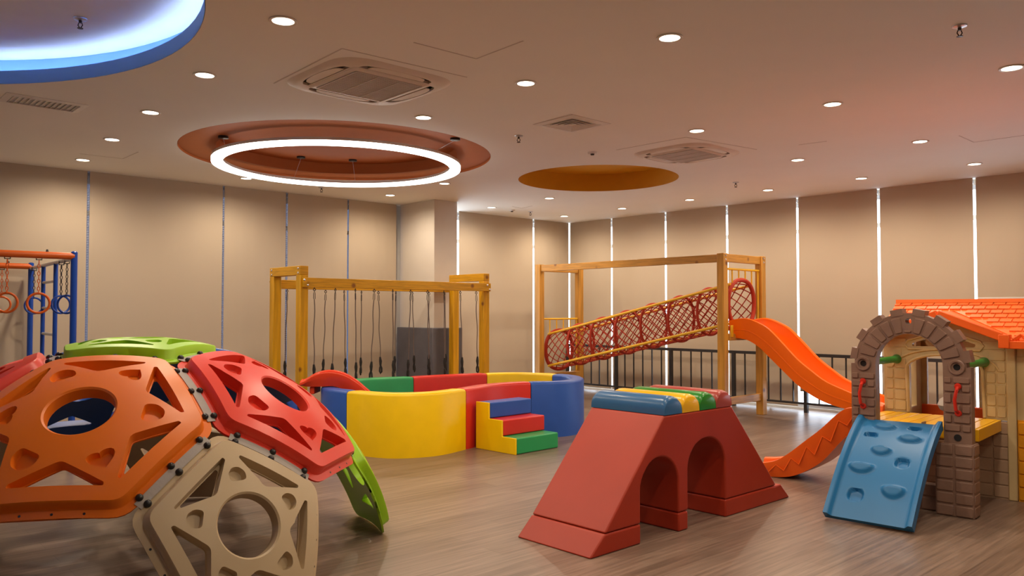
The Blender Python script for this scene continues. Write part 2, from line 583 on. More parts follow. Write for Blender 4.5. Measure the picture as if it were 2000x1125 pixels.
def window(name, p0, d, inward, L, glass, posts, z0=0.03, z1=3.08):
    mb = MB()
    up = V(0, 0, 1)
    q = p0 - inward * 0.06
    def bar(a, b, w=0.05, dep=0.06):
        mb.beam(a, b, dep, w, inward)
    bar(q + up * (z0 + .02), q + d * L + up * (z0 + .02), 0.04)
    bar(q + up * (z1 - .03), q + d * L + up * (z1 - .03), 0.06)
    bar(q + up * 2.66, q + d * L + up * 2.66, 0.06)
    for x in [0.02] + posts + [L - 0.02]:
        mb.beam(q + d * x + up * z0, q + d * x + up * z1, 0.06, 0.04, inward)
    o = structure(mb, name, M['alu'])
    g = MB()
    g.beam(q + up * (z0 + z1) / 2 + d * 0.01, q + d * (L - .01) + up * (z0 + z1) / 2, 0.008, z1 - z0 - .04, inward)
    build(g, 'window_pane', glass, o, smooth=False)
def rng(a, b, st):
    r = []
    while a < b:
        r.append(a); a += st
    return r
window('window_1', R(0.15, -WOFF), A, B, 3.2, M['glass'], [0.45, 1.75])
window('window_2', R(4.0, -WOFF), A, B, 6.0, M['glass_tint'], [0.5, 1.4, 2.3, 3.6, 5.3])
window('window_3', R(-WOFF, 0.15), B, A, 8.2, M['glass'], rng(0.42, 8, 1.18))

# structural column with its foam wrap
C1 = V(-1.17, 11.99, 0)
mb = MB()
cq, cp = 0.44, 0.90
cc = C1 - A * (cq / 2) - B * (cp / 2) - B * 0.0
mb.box(cc + V(0, 0, CEIL / 2), (cq, cp, CEIL), (A, B, V(0, 0, 1)))
structure(mb, 'wall_column', M['wall'], bevel=0.006)
mb = MB()
pz = 1.21
mb.box(C1 + B * 0.03 - A * (cq / 2) + V(0, 0, pz / 2), (cq + 0.13, 0.05, pz), (A, B, V(0, 0, 1)))
mb.box(C1 + A * 0.03 - B * (cp / 2) + V(0, 0, pz / 2), (0.05, cp, pz), (A, B, V(0, 0, 1)))
mb.box(C1 - A * (cq + 0.03) - B * (cp / 2) + V(0, 0, pz / 2), (0.05, cp, pz), (A, B, V(0, 0, 1)))
tag(build(mb, 'column_pad', M['pad'], at=C1, bevel=0.012), 'dark gray padding wrapped around the foot of the white column', 'pad')

# ------------------------------------------------------------------ roller blinds
def ray_on(px, o, d):
    k = (px - 1000) / F_PX
    return (k * o.y - o.x) / (d.x - k * d.y)
oL, oR = R(0, 0.0), R(0.0, 0)
BL = [ray_on(x, oL, A) for x in (1040, 895)]
BL2 = [ray_on(x, oL, A) for x in (776, 677, 557, 433, 168)]
BR = [ray_on(x, oR, B) for x in (1197, 1303, 1423, 1561, 1720, 1908)]
def blind(a, b, o, d, inw, z0, label, gap=0.022, chain=False):
    mid = o + d * ((a + b) / 2) + inw * 0.03
    t = thing('roller_blind', label, 'blind', (mid.x, mid.y, 0))
    w = (b - a) - 2 * gap
    mb = MB()
    n = 16
    top, bot = CEIL - 0.0008, z0 + 0.03
    ring = []
    rows = []
    for k in range(n + 1):
        x = -w / 2 + w * k / n
        off = 0.003 * math.sin(k * 1.9 + a * 3)
        p = mid + d * x + inw * off
        rows.append((p, x))
    pts = [V(p.x, p.y, bot) for p, _ in rows] + [V(p.x, p.y, top) for p, _ in rows]
    back = [q - inw * 0.004 for q in pts]
    m_ = n + 1
    fs = []
    for k in range(n):
        fs.append((k, k + 1, m_ + k + 1, m_ + k))
        fs.append((2 * m_ + k, 3 * m_ + k, 3 * m_ + k + 1, 2 * m_ + k + 1))
        fs.append((k, 2 * m_ + k, 2 * m_ + k + 1, k + 1))
        fs.append((m_ + k, m_ + k + 1, 3 * m_ + k + 1, 3 * m_ + k))
    fs.append((0, m_, 3 * m_, 2 * m_)); fs.append((n, 2 * m_ + n, 3 * m_ + n, m_ + n))
    mb.faces(pts + back, fs)
    build(mb, 'blind_fabric', M['blind'], t)
    mb = MB()
    mb.beam(mid + d * (-w / 2) + V(0, 0, z0 + .015), mid + d * (w / 2) + V(0, 0, z0 + .015), 0.014, 0.03, inw)
    build(mb, 'bottom_bar', M['white_metal'] if z0 > 1 else M['blind'], t, bevel=0.003)
    mb = MB()
    mb.tube([mid - inw * 0.035 + d * (-w / 2) + V(0, 0, CEIL - .045), mid - inw * 0.035 + d * (w / 2) + V(0, 0, CEIL - .045)], 0.028, 12)
    build(mb, 'roller_tube', M['alu'], t)
    if chain:
        for s_ in (-1, 1):
            p = mid + d * (w / 2 + gap * 0.9) - inw * 0.012 + inw * 0.012 * s_
            mb = MB()
            z = 0.5
            mb.tube([V(p.x, p.y, CEIL - .04), V(p.x, p.y, z)], 0.0018, 5)
            while z < CEIL - .05:
                mb.box(V(p.x, p.y, z), (0.007, 0.007, 0.012), (d, inw, V(0, 0, 1)))
                z += 0.03
            build(mb, 'bead_chain', M['alu'], t)
    return t
lbl = ['narrow tan roller blind filling the left wall between the far corner and the next gap',
       'wide tan roller blind on the left wall just right of the white column']
blind(0.03, BL[0], oL, A, B, 0.06, lbl[0])
blind(BL[0], BL[1] + .035, oL, A, B, 0.06, lbl[1])
lbl2 = ['tan roller blind on the left wall right beside the white column, behind the hanging ropes',
        'tan roller blind on the left wall, second to the left of the white column',
        'tan roller blind on the left wall behind the leftmost golden post',
        'wide tan roller blind on the left wall behind the lime green dome panel',
        'tan roller blind at the far left edge, behind the blue and orange ring frame']
e2 = BL2 + [BL2[-1] + 1.66]
for i in range(5):
    blind(e2[i] + (0.03 if i == 0 else 0), e2[i + 1], oL, A, B, 0.06, lbl2[i], gap=0.014, chain=(i >= 1 and i < 4))
lbl3 = ['tan roller blind on the right wall, the one touching the far corner',
        'tan roller blind on the right wall, second from the far corner',
        'tan roller blind on the right wall, third from the far corner, behind the rope tunnel',
        'tan roller blind on the right wall directly behind the orange slide top',
        'tan roller blind left of the brown toy arch, its hem a little off the floor',
        'tan roller blind on the right wall rising above the playhouse roof ridge',
        'tan roller blind at the far right, pulled up so its white bottom bar shows']
e3 = [0.03] + BR + [BR[-1] + 1.2]
for i in range(7):
    blind(e3[i], e3[i + 1], oR, B, A, {4: 0.28, 6: 1.60}.get(i, 0.06), lbl3[i], gap=0.018)

# ------------------------------------------------------------------ ceiling fittings
UP = V(0, 0, 1)
def make_downlight():
    t = thing('downlight', 'lit round downlight', 'ceiling light', (0, 0, 0), 'downlights in the ceiling')
    mb = MB()
    mb.lathe([(0.062, 0.0), (0.080, 0.0), (0.082, -0.004), (0.078, -0.008), (0.064, -0.006), (0.062, -0.002)], n=28)
    build(mb, 'trim_ring', M['white_metal'], t)
    mb = MB()
    mb.lathe([(0.0, -0.0035), (0.063, -0.0035), (0.063, -0.0015), (0.0, -0.0015)], n=24)
    build(mb, 'lens', M['lamp'], t)
    return t
spot = bpy.data.lights.new('downlight_lamp', 'SPOT')
spot.energy = SPOT_W
spot.color = SPOT_COL
spot.spot_size = math.radians(172)
spot.spot_blend = 0.75
spot.shadow_soft_size = 0.05
DL = [((553, 40), 'largest downlight, at the top of the photo left of the big ceiling cassette'),
      ((400, 146), 'downlight between the blue recess and the big ceiling cassette'),
      ((294, 219), 'downlight on the left, midway between the slatted grille and the orange recess'),
      ((219, 272), 'downlight on the left below the slatted air grille'),
      ((162, 312), 'small downlight at far left above the leftmost blind gap'),
      ((1308, 73), 'big bright downlight near the top of the photo right of the middle'),
      ((1027, 162), 'downlight right of the big ceiling cassette'),
      ((827, 229), 'downlight just beyond the big cassette, by the rim of the orange recess'),
      ((481, 348), 'downlight peeking out at the lower left of the glowing ring'),
      ((762, 381), 'small downlight beyond the glowing ring, left of the column'),
      ((868, 358), 'downlight at the lower right of the glowing ring'),
      ((960, 405), 'small downlight just right of the white column top'),
      ((1073, 387), 'small downlight right below the left end of the yellow disc'),
      ((1102, 422), 'smallest downlight, closest to the far corner'),
      ((1215, 407), 'small downlight below the yellow disc by the right wall'),
      ((1347, 390), 'downlight near the right wall, lower right of the yellow disc'),
      ((1361, 255), 'downlight right behind the smaller ceiling cassette'),
      ((1626, 203), 'downlight on the right half, alone between two larger ones'),
      ((1976, 132), 'downlight cut by the right edge of the photo'),
      ((1797, 276), 'downlight at right, in line with the access panel'),
      ((1903, 320), 'downlight at far right closest to the blinds'),
      ((1558, 312), 'downlight right of the smaller ceiling cassette'),
      ((1682, 348), 'downlight near the right wall above the seventh blind gap'),
      ((1500, 371), 'downlight near the right wall above the rope tower')]
proto = make_downlight()
first = True
def put_light(p, label):
    global first
    o = proto if first else copy_tree(proto)
    first = False
    o.location = (p.x, p.y, CEIL - 0.001)
    o['label'] = label
    l = bpy.data.objects.new('downlight_beam', spot)
    l.location = (p.x, p.y, CEIL - 0.02)
    col.objects.link(l)
for (px, py), lb in DL:
    put_light(U(px, py, CEIL), lb)
for (qx, qy), lb in (((1.84, 3.9), 'unseen downlight added to light the foreground, over the red crawl block'),
                     ((0.5, 2.5), 'unseen downlight added to light the foreground, closest in front of the camera'), ((3.4, 3.2), 'unseen downlight added to light the foreground at right, near the playhouse ramp'),
                     ((2.6, 1.2), 'unseen downlight added to light the foreground, right of the camera')):
    put_light(V(qx, qy, CEIL), lb)  # unseen downlights outside the view, added to brighten the foreground

# glowing ring hung in the orange recess
RC = V(-1.866, 8.61, 3.02)
t = thing('ring_light', 'large glowing white ring lamp hanging in the orange ceiling recess', 'ceiling light', RC)
mb = MB()
n = 96
RR = 1.25
sec = [(-0.055, -0.02), (0.055, -0.02), (0.055, 0.012), (-0.055, 0.012)]
mb.loft([[RC + V((RR + a) * math.cos(2 * PI * k / n), (RR + a) * math.sin(2 * PI * k / n), b) for a, b in sec] for k in range(n)], True)
build(mb, 'ring_diffuser', M['ring_glow'], t)
mb = MB()
sec = [(-0.058, 0.013), (0.058, 0.013), (0.058, 0.04), (-0.058, 0.04)]
mb.loft([[RC + V((RR + a) * math.cos(2 * PI * k / n), (RR + a) * math.sin(2 * PI * k / n), b) for a, b in sec] for k in range(n)], True)
build(mb, 'ring_housing', M['white_metal'], t)
for px, py, z in ((436, 266, 3.168), (889, 270, 3.168), (588, 306, 3.29), (689, 312, 3.29)):
    p = U(px, py, z)
    mb = MB()
    mb.lathe([(0.045, z - 0.022), (0.05, z - 0.02), (0.05, z)], (p.x, p.y, 0), 18)
    c_ = build(mb, 'canopy', M['black'], t)
    dd = (V(p.x, p.y, 0) - V(RC.x, RC.y, 0)).normalized()
    q = V(RC.x, RC.y, 3.06) + dd * RR
    mb = MB()
    mb.tube([V(p.x, p.y, z - .02), q], 0.0018, 5)
    build(mb, 'suspension_wire', M['alu'], c_)

def basis2(c, ax, ay):
    return lambda x, y, z: c + ax * x + ay * y + V(0, 0, z)

def lens(hw, y0, rise, n=14):
    return [(-hw, y0), (hw, y0)] + [(hw * math.cos(PI * k / n), y0 + .012 + rise * math.sin(PI * k / n) ** .7) for k in range(1, n)]

def cassette(c, ax, ay, sz, label):
    """four-way air conditioning cassette flush with the ceiling, frame, vanes and centre grille"""
    t = thing('ceiling_air_conditioner', label, 'air conditioner', c)
    h = sz / 2
    f3 = basis2(c, ax, ay)
    mb = MB()
    ro = round_poly([(-h, -h), (h, -h), (h, h), (-h, h)], 0.26, 10)
    ri = round_poly([(-h * .93, -h * .93), (h * .93, -h * .93), (h * .93, h * .93), (-h * .93, h * .93)], 0.25, 10)
    slots = []
    for k in range(4):
        a = k * PI / 2
        def rot(p): return (p[0] * math.cos(a) - p[1] * math.sin(a), p[0] * math.sin(a) + p[1] * math.cos(a))
        s0 = lens(h * .60, h * .685, h * .175)
        slots.append(([rot(p) for p in s0], -0.020))
    cdt_solid(mb, (ro, 0.0), slots, [(ri, -0.020)], lambda x, y: -0.020, 0.004, f3)
    build(mb, 'cover', M['white_plastic'], t)
    mb = MB()
    g = h * .60
    cdt_solid(mb, (round_poly([(-g * 1.1, -g * 1.1), (g * 1.1, -g * 1.1), (g * 1.1, g * 1.1), (-g * 1.1, g * 1.1)], 0.03, 3), -0.021), [], [(round_poly([(-g * 1.06, -g * 1.06), (g * 1.06, -g * 1.06), (g * 1.06, g * 1.06), (-g * 1.06, g * 1.06)], 0.03, 3), -0.028)], lambda x, y: -0.028, -0.012, f3)
    gp = build(mb, 'grille_frame', M['white_plastic'], t)
    mb = MB()
    nb = 26
    for k in range(nb):
        y = -g * .93 + 2 * g * .93 * k / (nb - 1)
        mb.box(c + ay * y + V(0, 0, -0.030), (g * 1.86, 0.010, 0.006), (ax, ay, UP))
    for k in range(4):
        x = -g * .93 + 2 * g * .93 * k / 3
        mb.box(c + ax * x + V(0, 0, -0.032), (0.010, g * 1.86, 0.006), (ax, ay, UP))
    build(mb, 'intake_grille', M['grille'], gp)
    mb = MB()
    for k in range(4):
        a = k * PI / 2
        dx = ax * math.cos(a) + ay * math.sin(a)
        dy = -ax * math.sin(a) + ay * math.cos(a)
        mb.box(c + dy * (h * .77) + V(0, 0, 0.002), (h * 1.3, h * .2, 0.004), (dx, dy, UP))
    build(mb, 'air_duct', M['black'], t)
    for k in range(4):
        a = k * PI / 2
        dx = ax * math.cos(a) + ay * math.sin(a)
        dy = -ax * math.sin(a) + ay * math.cos(a)
        mb = MB()
        P = [c + dx * x + dy * y for x, y in lens(h * .47, h * .705, h * .145)]
        mb.loft([[p + V(0, 0, -.022 + .03 * ((p - c).dot(dy) - h * .7)) for p in P], [p + V(0, 0, -.014) for p in P]])
        build(mb, 'vane', M['white_plastic'], t, bevel=0.002)
    return t
cassette(V(-1.06, 5.88, CEIL), A, B, 0.99, 'large four-way air conditioning cassette in the upper middle of the ceiling')
cassette(V(1.87, 8.52, CEIL), A, B, 0.92, 'smaller-looking four-way air cassette beside the yellow ceiling disc')

# square diffuser with nested louvres
c = V(0.54, 7.17, CEIL)
t = thing('square_air_diffuser', 'square air diffuser with nested louvres above the yellow ceiling disc', 'air vent', c)
mb = MB()
f3 = basis2(c, A, B)
cdt_solid(mb, ([(-.25, -.25), (.25, -.25), (.25, .25), (-.25, .25)], -0.004), [([(-.19, -.19), (.19, -.19), (.19, .19), (-.19, .19)], -0.012)], [], lambda x, y: -.01, 0.0, f3)
build(mb, 'frame', M['white_metal'], t)
mb = MB()
mb.box(c + V(0, 0, 0.002), (0.38, 0.38, 0.003), (A, B, UP))
build(mb, 'dark_backing', M['black'], t)
mb = MB()
for k in range(4):
    r0 = 0.185 - k * 0.042
    rings = []
    for (rr, z) in ((r0, -0.012), (r0 - 0.026, 0.0), (r0 - 0.030, 0.0), (r0 - 0.004, -0.014)):
        rings.append([f3(x * rr, y * rr, z) for x, y in ((-1, -1), (1, -1), (1, 1), (-1, 1))])
    mb.loft(rings, True)
mb.box(c + V(0, 0, -0.008), (0.05, 0.05, 0.006), (A, B, UP))
build(mb, 'louvre', M['white_metal'], t)

# linear grille at the left
g0, g1, g2 = U(20, 180, CEIL), U(158, 198, CEIL), U(12, 203, CEIL)
c = (g1 + g2) / 2
gx = (g1 - g0).normalized(); gy = gx.cross(UP)
gx = -A
gy = B
c = V(-3.80, 6.44, CEIL)
t = thing('slatted_air_grille', 'rectangular slatted air grille below the blue ceiling recess', 'air vent', c)
mb = MB()
f3 = basis2(c, gx, gy)
cdt_solid(mb, ([(-.29, -.17), (.29, -.17), (.29, .17), (-.29, .17)], -0.004), [([(-.24, -.125), (.24, -.125), (.24, .125), (-.24, .125)], -0.012)], [], lambda x, y: -.01, 0.0, f3)
build(mb, 'frame', M['white_metal'], t)
mb = MB()
mb.box(c + V(0, 0, 0.002), (0.48, 0.25, 0.003), (gx, gy, UP))
build(mb, 'dark_backing', M['black'], t)
for k in range(13):
    mb = MB()
    nrm = (gx * 0.75 + UP * 0.66).normalized()
    mb.box(c + gx * (-.225 + k * .0375) + V(0, 0, -0.004), (0.002, 0.25, 0.024), (nrm.cross(gy), gy, nrm))
    build(mb, 'slat', M['white_metal'], t)

# access panel seams: thin dark grooves
def seam(pts, n):
    mb = MB()
    for a, b in zip(pts[:-1], pts[1:]):
        mb.beam(a, b, 0.010, 0.002, None)
    structure(mb, n, M['grille'], smooth=False)
for i, pl in enumerate([[(808, 83), (930, 115), (1022, 80)], [(535, 163), (668, 95), (912, 151)], [(155, 300), (240, 310), (270, 297)],
                        [(1204, 293), (1340, 268), (1478, 292)], [(1873, 265), (1902, 278), (2040, 259)], [(1000, 403), (1018, 407), (1040, 402)], [(1560, 283), (1615, 276)],
                        [(1042, 243), (1115, 223), (1188, 243)]]):
    seam([U(x, y, CEIL - .001) for x, y in pl], 'trim_%d' % (5 + i))

def sprinkler(p, label, dome=False):
    t = thing('fire_sprinkler', label, 'sprinkler', p)
    mb = MB()
    mb.lathe([(0.0, 0.0), (0.042, 0.0), (0.04, -0.008), (0.018, -0.014), (0.0, -0.014)], p, 20)
    build(mb, 'escutcheon', M['alu'], t)
    mb = MB()
    mb.tube([p + V(0, 0, -.01), p + V(0, 0, -.03)], 0.010, 10)
    for s_ in (-1, 1):
        mb.tube([p + V(s_ * .010, 0, -.03), p + V(s_ * .015, 0, -.045), p + V(s_ * .004, 0, -.062)], 0.0035, 6)
    mb.lathe([(0.0, -0.062), (0.018, -0.064), (0.018, -0.067), (0.0, -0.068)], p, 14)
    build(mb, 'head', M['chain_dark'], t)
for (px, py, z, lb) in ((157, 36, 3.37, 'chrome sprinkler head inside the round blue lit recess'),
                        (1874, 50, CEIL, 'sprinkler head in the upper right corner of the ceiling'),
                        (1013, 265, CEIL, 'sprinkler head between the orange recess and the square diffuser'),
                        (1437, 356, CEIL, 'sprinkler head between the small cassette and the right wall'),
                        (1036, 413, CEIL, 'tiny sprinkler head near the far corner'),
                        (628, 366, CEIL, 'sprinkler head just below the front of the glowing ring')):
    sprinkler(U(px, py, z), lb)
for (px, py, lb) in ((1157, 297, 'small round sensor on the ceiling above the yellow disc'), (1000, 410, 'small square sensor on the ceiling near the far corner')):
    p = U(px, py, CEIL)
    t = thing('ceiling_sensor', lb, 'sensor', p)
    mb = MB(); mb.lathe([(0.0, 0.0), (0.05, 0.0), (0.045, -0.02), (0.0, -0.02)], p, 20)
    build(mb, 'housing', M['white_metal'], t)
    mb = MB(); mb.lathe([(0.0, -0.02), (0.022, -0.02), (0.018, -0.034), (0.0, -0.034)], p, 14)
    build(mb, 'sensor_eye', M['black'], t)

# ------------------------------------------------------------------ railing along the right wall
def railing(b0, b1, off=0.22):
    p0, p1 = R(off, b0), R(off, b1)
    t = thing('metal_railing', 'black metal railing standing along the right window wall', 'railing', p0)
    for nm, z, w in (('top_rail', 0.83, 0.045), ('bottom_rail', 0.13, 0.03)):
        mb = MB()
        mb.beam(p0 + V(0, 0, z), p1 + V(0, 0, z), 0.04, w)
        build(mb, nm, M['dark_metal'], t, bevel=0.003)
    L = b1 - b0
    k = 0
    x = 0.02
    while x < L:
        mb = MB()
        q = p0 + B * x
        if k % 6 == 0:
            mb.box(q + V(0, 0, .415), (0.05, 0.05, 0.83), (A, B, UP))
            build(mb, 'post', M['dark_metal'], t)
        else:
            mb.box(q + V(0, 0, .48), (0.018, 0.018, 0.68), (A, B, UP))
            build(mb, 'baluster', M['dark_metal'], t)
        x += 0.197
        k += 1
railing(max(.14, BR[0] - 1.18), 8.4)

# ------------------------------------------------------------------ climbing dome (truncated icosahedron, curved panels)
DC = V(-2.256, 4.812, -0.262)
DR, YAW = 1.7423, -2.02357
ico = {'N': V(0, 0, 1)}
for k in range(5):
    a = math.radians(72 * k); ico['U%d' % k] = V(2 * math.cos(a), 2 * math.sin(a), 1) / 5 ** .5
    a = math.radians(72 * k + 36); ico['L%d' % k] = V(2 * math.cos(a), 2 * math.sin(a), -1) / 5 ** .5
rotz = Matrix.Rotation(YAW, 3, 'Z')
def IP(a, b):
    return rotz @ (ico[a] + (ico[b] - ico[a]) / 3) * DR
RV = IP('N', 'U0').length
dome = thing('climbing_dome', 'climbing dome of bolted orange, red, lime, beige and blue plastic panels', 'climbing dome', (DC.x, DC.y, 0))

def heart(s):
    P = []
    for k in range(26):
        t = 2 * PI * k / 26
        x = 16 * math.sin(t) ** 3
        y = 13 * math.cos(t) - 4.2 * math.cos(2 * t) - 1.6 * math.cos(3 * t)
        P.append((x / 18 * s, y / 18 * s))
    return P
def dshape(s):
    return round_poly([(-s * .8, -s * .75), (s * .8, -s * .75), (s * .88, s * .1), (s * .35, s * .72), (-s * .35, s * .72), (-s * .88, s * .1)], s * .35, 4)

def dome_panel(name, verts, m, label, kinds, hollow_h=True):
    n = len(verts)
    cen = sum(verts, V(0, 0, 0)) / n
    h = cen.length
    nz = cen.normalized()
    ex = (verts[0] - cen); Rc = ex.length; ex.normalize()
    ey = nz.cross(ex)
    P2 = [((v - cen).dot(ex), (v - cen).dot(ey)) for v in verts]
    ar = sum(P2[i][0] * P2[(i + 1) % n][1] - P2[(i + 1) % n][0] * P2[i][1] for i in range(n))
    if ar < 0:
        P2 = P2[::-1]
    def to3(x, y, z):
        return DC + (nz * h + ex * x + ey * y).normalized() * (RV + z)
    rin = Rc * math.cos(PI / n)
    TOP = 0.052
    def ngon(ins, cham):
        q = [(x * (rin - ins) / rin, y * (rin - ins) / rin) for x, y in P2]
        return round_poly(q, cham, 4)
    def subdiv(poly, st=0.05):
        out = []
        for i in range(len(poly)):
            a = Vector(poly[i]); b = Vector(poly[(i + 1) % len(poly)])
            k = max(1, int((b - a).length / st))
            for j in range(k):
                q = a + (b - a) * j / k
                out.append((q.x, q.y))
        return out
    flange = subdiv(ngon(0.006, 0.070))
    L = [(subdiv(ngon(0.044, 0.055)), 0.0), (subdiv(ngon(0.050, 0.05)), 0.005), (subdiv(ngon(0.062, 0.05)), TOP - 0.008), (subdiv(ngon(0.070, 0.045)), TOP)]
    holes = []
    rh = 0.140
    c0 = circle(0, 0, rh + .008, 48); c1 = circle(0, 0, rh, 48)
    L.append((c0, TOP)); holes.append((c1, TOP - 0.008))
    pockets = []
    for k in range(n):
        a = Vector(P2[k]); b = Vector(P2[(k + 1) % n])
        mid = (a + b) / 2
        dn = mid.normalized(); tn = Vector((-dn.y, dn.x))
        dist = rin - (0.128 if n == 5 else 0.138)
        hl = 0.160 if n == 5 else 0.186
        ap = 0.100 if n == 5 else 0.118
        def tri(hl, d0, d1, r):
            pp = [dn * d0 - tn * hl, dn * d0 + tn * hl, dn * (d0 - d1)]
            pp = [dn * d0 - tn * hl, dn * d0 + tn * hl, dn * (d0 - .016) + tn * hl, dn * (d0 - d1), dn * (d0 - .016) - tn * hl]
            return round_poly([tuple(p) for p in pp], r, 3)
        if n == 6 and (k % 6) in ():
            continue
        t0 = tri(hl, dist, ap, 0.02)
        t1 = inset(t0, 0.006)
        t2 = tri(hl * .76, dist - .010, ap - 0.020, 0.014)
        L.append((subdiv(t0), TOP)); L.append((subdiv(t1), -0.002))
        holes.append((subdiv(t2), -0.003))
        pockets.append((t1, -0.002))
    for k in range(n):
        a = Vector(P2[k])
        dn = a.normalized(); tn = Vector((-dn.y, dn.x))
        rad = 0.238 if n == 5 else 0.302
        kd = kinds[k % len(kinds)]
        s_ = 0.047 if n == 5 else 0.064
        base = heart(s_) if kd == 'h' else dshape(s_)
        sg = 1 if kd != 'h' else -1
        pk = [tuple(dn * (rad + y * sg) + tn * x) for x, y in base]
        ct = (dn * rad); p1 = [tuple(ct + (Vector(q) - ct) * .90) for q in pk]; p2 = [tuple(ct + (Vector(q) - ct) * .82) for q in pk]
        L.append((pk, TOP)); L.append((p1, TOP - .030)); L.append((p2, TOP - .036))
        pockets.append((p2, TOP - .036))
    inner = L[3][0]; mid_ = L[0][0]
    def zf(x, y):
        for pp, z in pockets:
            if in_poly((x, y), pp):
                return z
        if in_poly((x, y), inner):
            return TOP
        return 0.0
    mb = MB()
    cdt_solid(mb, (flange, 0.0), holes, L, zf, -0.012, to3, step=0.05)
    o = build(mb, name, m, dome, ang=32)
    if label:
        o['label'] = label
    # empty bolt holes along the rim
    return o, to3, P2, rin

def edge_key(a, b):
    return tuple(sorted((tuple(round(c, 3) for c in a), tuple(round(c, 3) for c in b))))
panels = {}
def hexv(k):
    k1 = (k + 1) % 5
    return [IP('N', 'U%d' % k), IP('N', 'U%d' % k1), IP('U%d' % k1, 'N'), IP('U%d' % k1, 'U%d' % k), IP('U%d' % k, 'U%d' % k1), IP('U%d' % k, 'N')]
def penv(k):
    return [IP('U%d' % k, 'N'), IP('U%d' % k, 'U%d' % ((k + 1) % 5)), IP('U%d' % k, 'L%d' % k), IP('U%d' % k, 'L%d' % ((k - 1) % 5)), IP('U%d' % k, 'U%d' % ((k - 1) % 5))]
specs = [('top_panel', [IP('N', 'U%d' % k) for k in range(5)], 'p_green', 'lime green panel on top', 'd'),
         ('hexagon_panel', hexv(0), 'p_orange', 'orange panel at the left front', 'hdhdhd'),
         ('hexagon_panel', hexv(1), 'p_red', 'red panel at the right', 'dhd'),
         ('hexagon_panel', hexv(2), 'p_blue', 'blue panel at the back right', 'd'),
         ('hexagon_panel', hexv(3), 'p_blue', 'blue panel at the back', 'd'),
         ('hexagon_panel', hexv(4), 'p_red', 'red panel at the left', 'd'),
         ('leg_panel', penv(1), 'p_beige', 'beige panel reaching the floor in front', 'd'),
         ('leg_panel', penv(2), 'p_green', 'lime green panel reaching the floor at the right', 'd'),
         ('leg_panel', penv(3), 'p_beige', 'beige panel reaching the floor at the back', 'd'),
         ('leg_panel', penv(4), 'p_beige', 'beige panel reaching the floor at the left', 'd')]
E_ = {}
for nm, vs, mk, lb, kd in specs:
    dome_panel(nm, vs, M[mk], lb, kd)
    n = len(vs)
    cen = sum(vs, V(0, 0, 0)) / n
    for i in range(n):
        E_.setdefault(edge_key(vs[i], vs[(i + 1) % n]), []).append((vs[i], vs[(i + 1) % n], cen))
bolt_mesh = None
for k_, lst in E_.items():
    a, b, cen = lst[0]
    md = (a + b) / 2
    dn = md.normalized()
    tn = (b - a).normalized()
    sd = dn.cross(tn)
    if len(lst) < 2:
        # unused screw holes on a free rim
        sgn = 1 if (cen - md).dot(sd) > 0 else -1
        for s_ in (-0.13, 0.0, 0.13):
            p = DC + (md + tn * s_ + sd * sgn * 0.024).normalized() * (RV + 0.0005)
            mb = MB()
            mb.lathe([(0.0, 0.0), (0.006, 0.0), (0.006, 0.001), (0.0, 0.001)], p, 10, axis=p - DC)
            build(mb, 'screw_hole', M['black'], dome)
        continue
    mb = MB()
    n = 10
    rings = []
    for i in range(n + 1):
        u = (-0.235 + 0.47 * i / n)
        q = md + tn * u
        def PT(off, z):
            # pressed against both flanges
            return DC + (q + sd * off).normalized() * (RV + z)
        rings.append([PT(-0.021, 0.002), PT(0.021, 0.002), PT(0.021, 0.005), PT(-0.021, 0.005)])
    mb.loft(rings)
    pl = build(mb, 'joint_strip', M['gray_strip'], dome, ang=40)
    for u in (-0.20, 0.0, 0.20):
        for off in (-0.0235, 0.0235):
            p = DC + (md + tn * u + sd * off).normalized() * (RV + 0.003)
            if bolt_mesh is None:
                mb = MB()
                mb.lathe([(0.0, 0.019), (0.006, 0.0185), (0.012, 0.0155), (0.0165, 0.010), (0.018, 0.004), (0.018, 0.0), (0.0, 0.0)], (0, 0, 0), 16)
                o = build(mb, 'bolt_cap', M['black'], at=(0, 0, 0), ang=50)
                bolt_mesh = o
            else:
                o = bolt_mesh.copy()
                col.objects.link(o)
            o.parent = pl
            o.location = p - ORG[dome.name]
            o.rotation_euler = (p - DC).to_track_quat('Z', 'Y').to_euler()

# ------------------------------------------------------------------ kidney shaped foam play pool
PH = 0.638
poolP = [(-1.70, 8.22), (-1.22, 7.95), (-0.78, 8.07), (-0.48, 8.47), (-0.25, 8.88), (0.0, 9.14), (0.22, 9.25), (0.55, 9.31), (0.80, 9.55), (0.89, 9.93),
         (0.83, 10.28), (0.62, 10.55), (0.12, 10.80), (-0.385, 10.70), (-0.85, 10.46), (-1.31, 10.15), (-1.80, 9.90), (-2.08, 9.50), (-2.12, 9.05), (-2.02, 8.55)]
SUB = 8
pool2 = catmull(poolP, SUB)
N_ = len(pool2)
cut = [0, 3, 6, 11, 13, 15, 17]          # indices of the seams
cuts = [c * SUB for c in cut]
colors = ['v_yellow', 'v_red', 'v_blue', 'v_yellow', 'v_red', 'v_green', 'v_blue']
plab = ['yellow curved wall section at the front', 'red curved wall section behind the steps', 'blue rounded wall section at the right end',
        'yellow wall section at the back right', 'red wall section at the back', 'green wall section at the back left', 'blue wall section at the left end']
pool = thing('foam_play_pool', 'kidney shaped soft play pool with padded blue, yellow, red and green walls', 'play pool', (-0.7, 9.3, 0))
def pool_frame(i):
    p = Vector(pool2[i % N_]); a = Vector(pool2[(i - 1) % N_]); b = Vector(pool2[(i + 1) % N_])
    t = (b - a).normalized()
    nin = Vector((-t.y, t.x))
    return p, t, nin
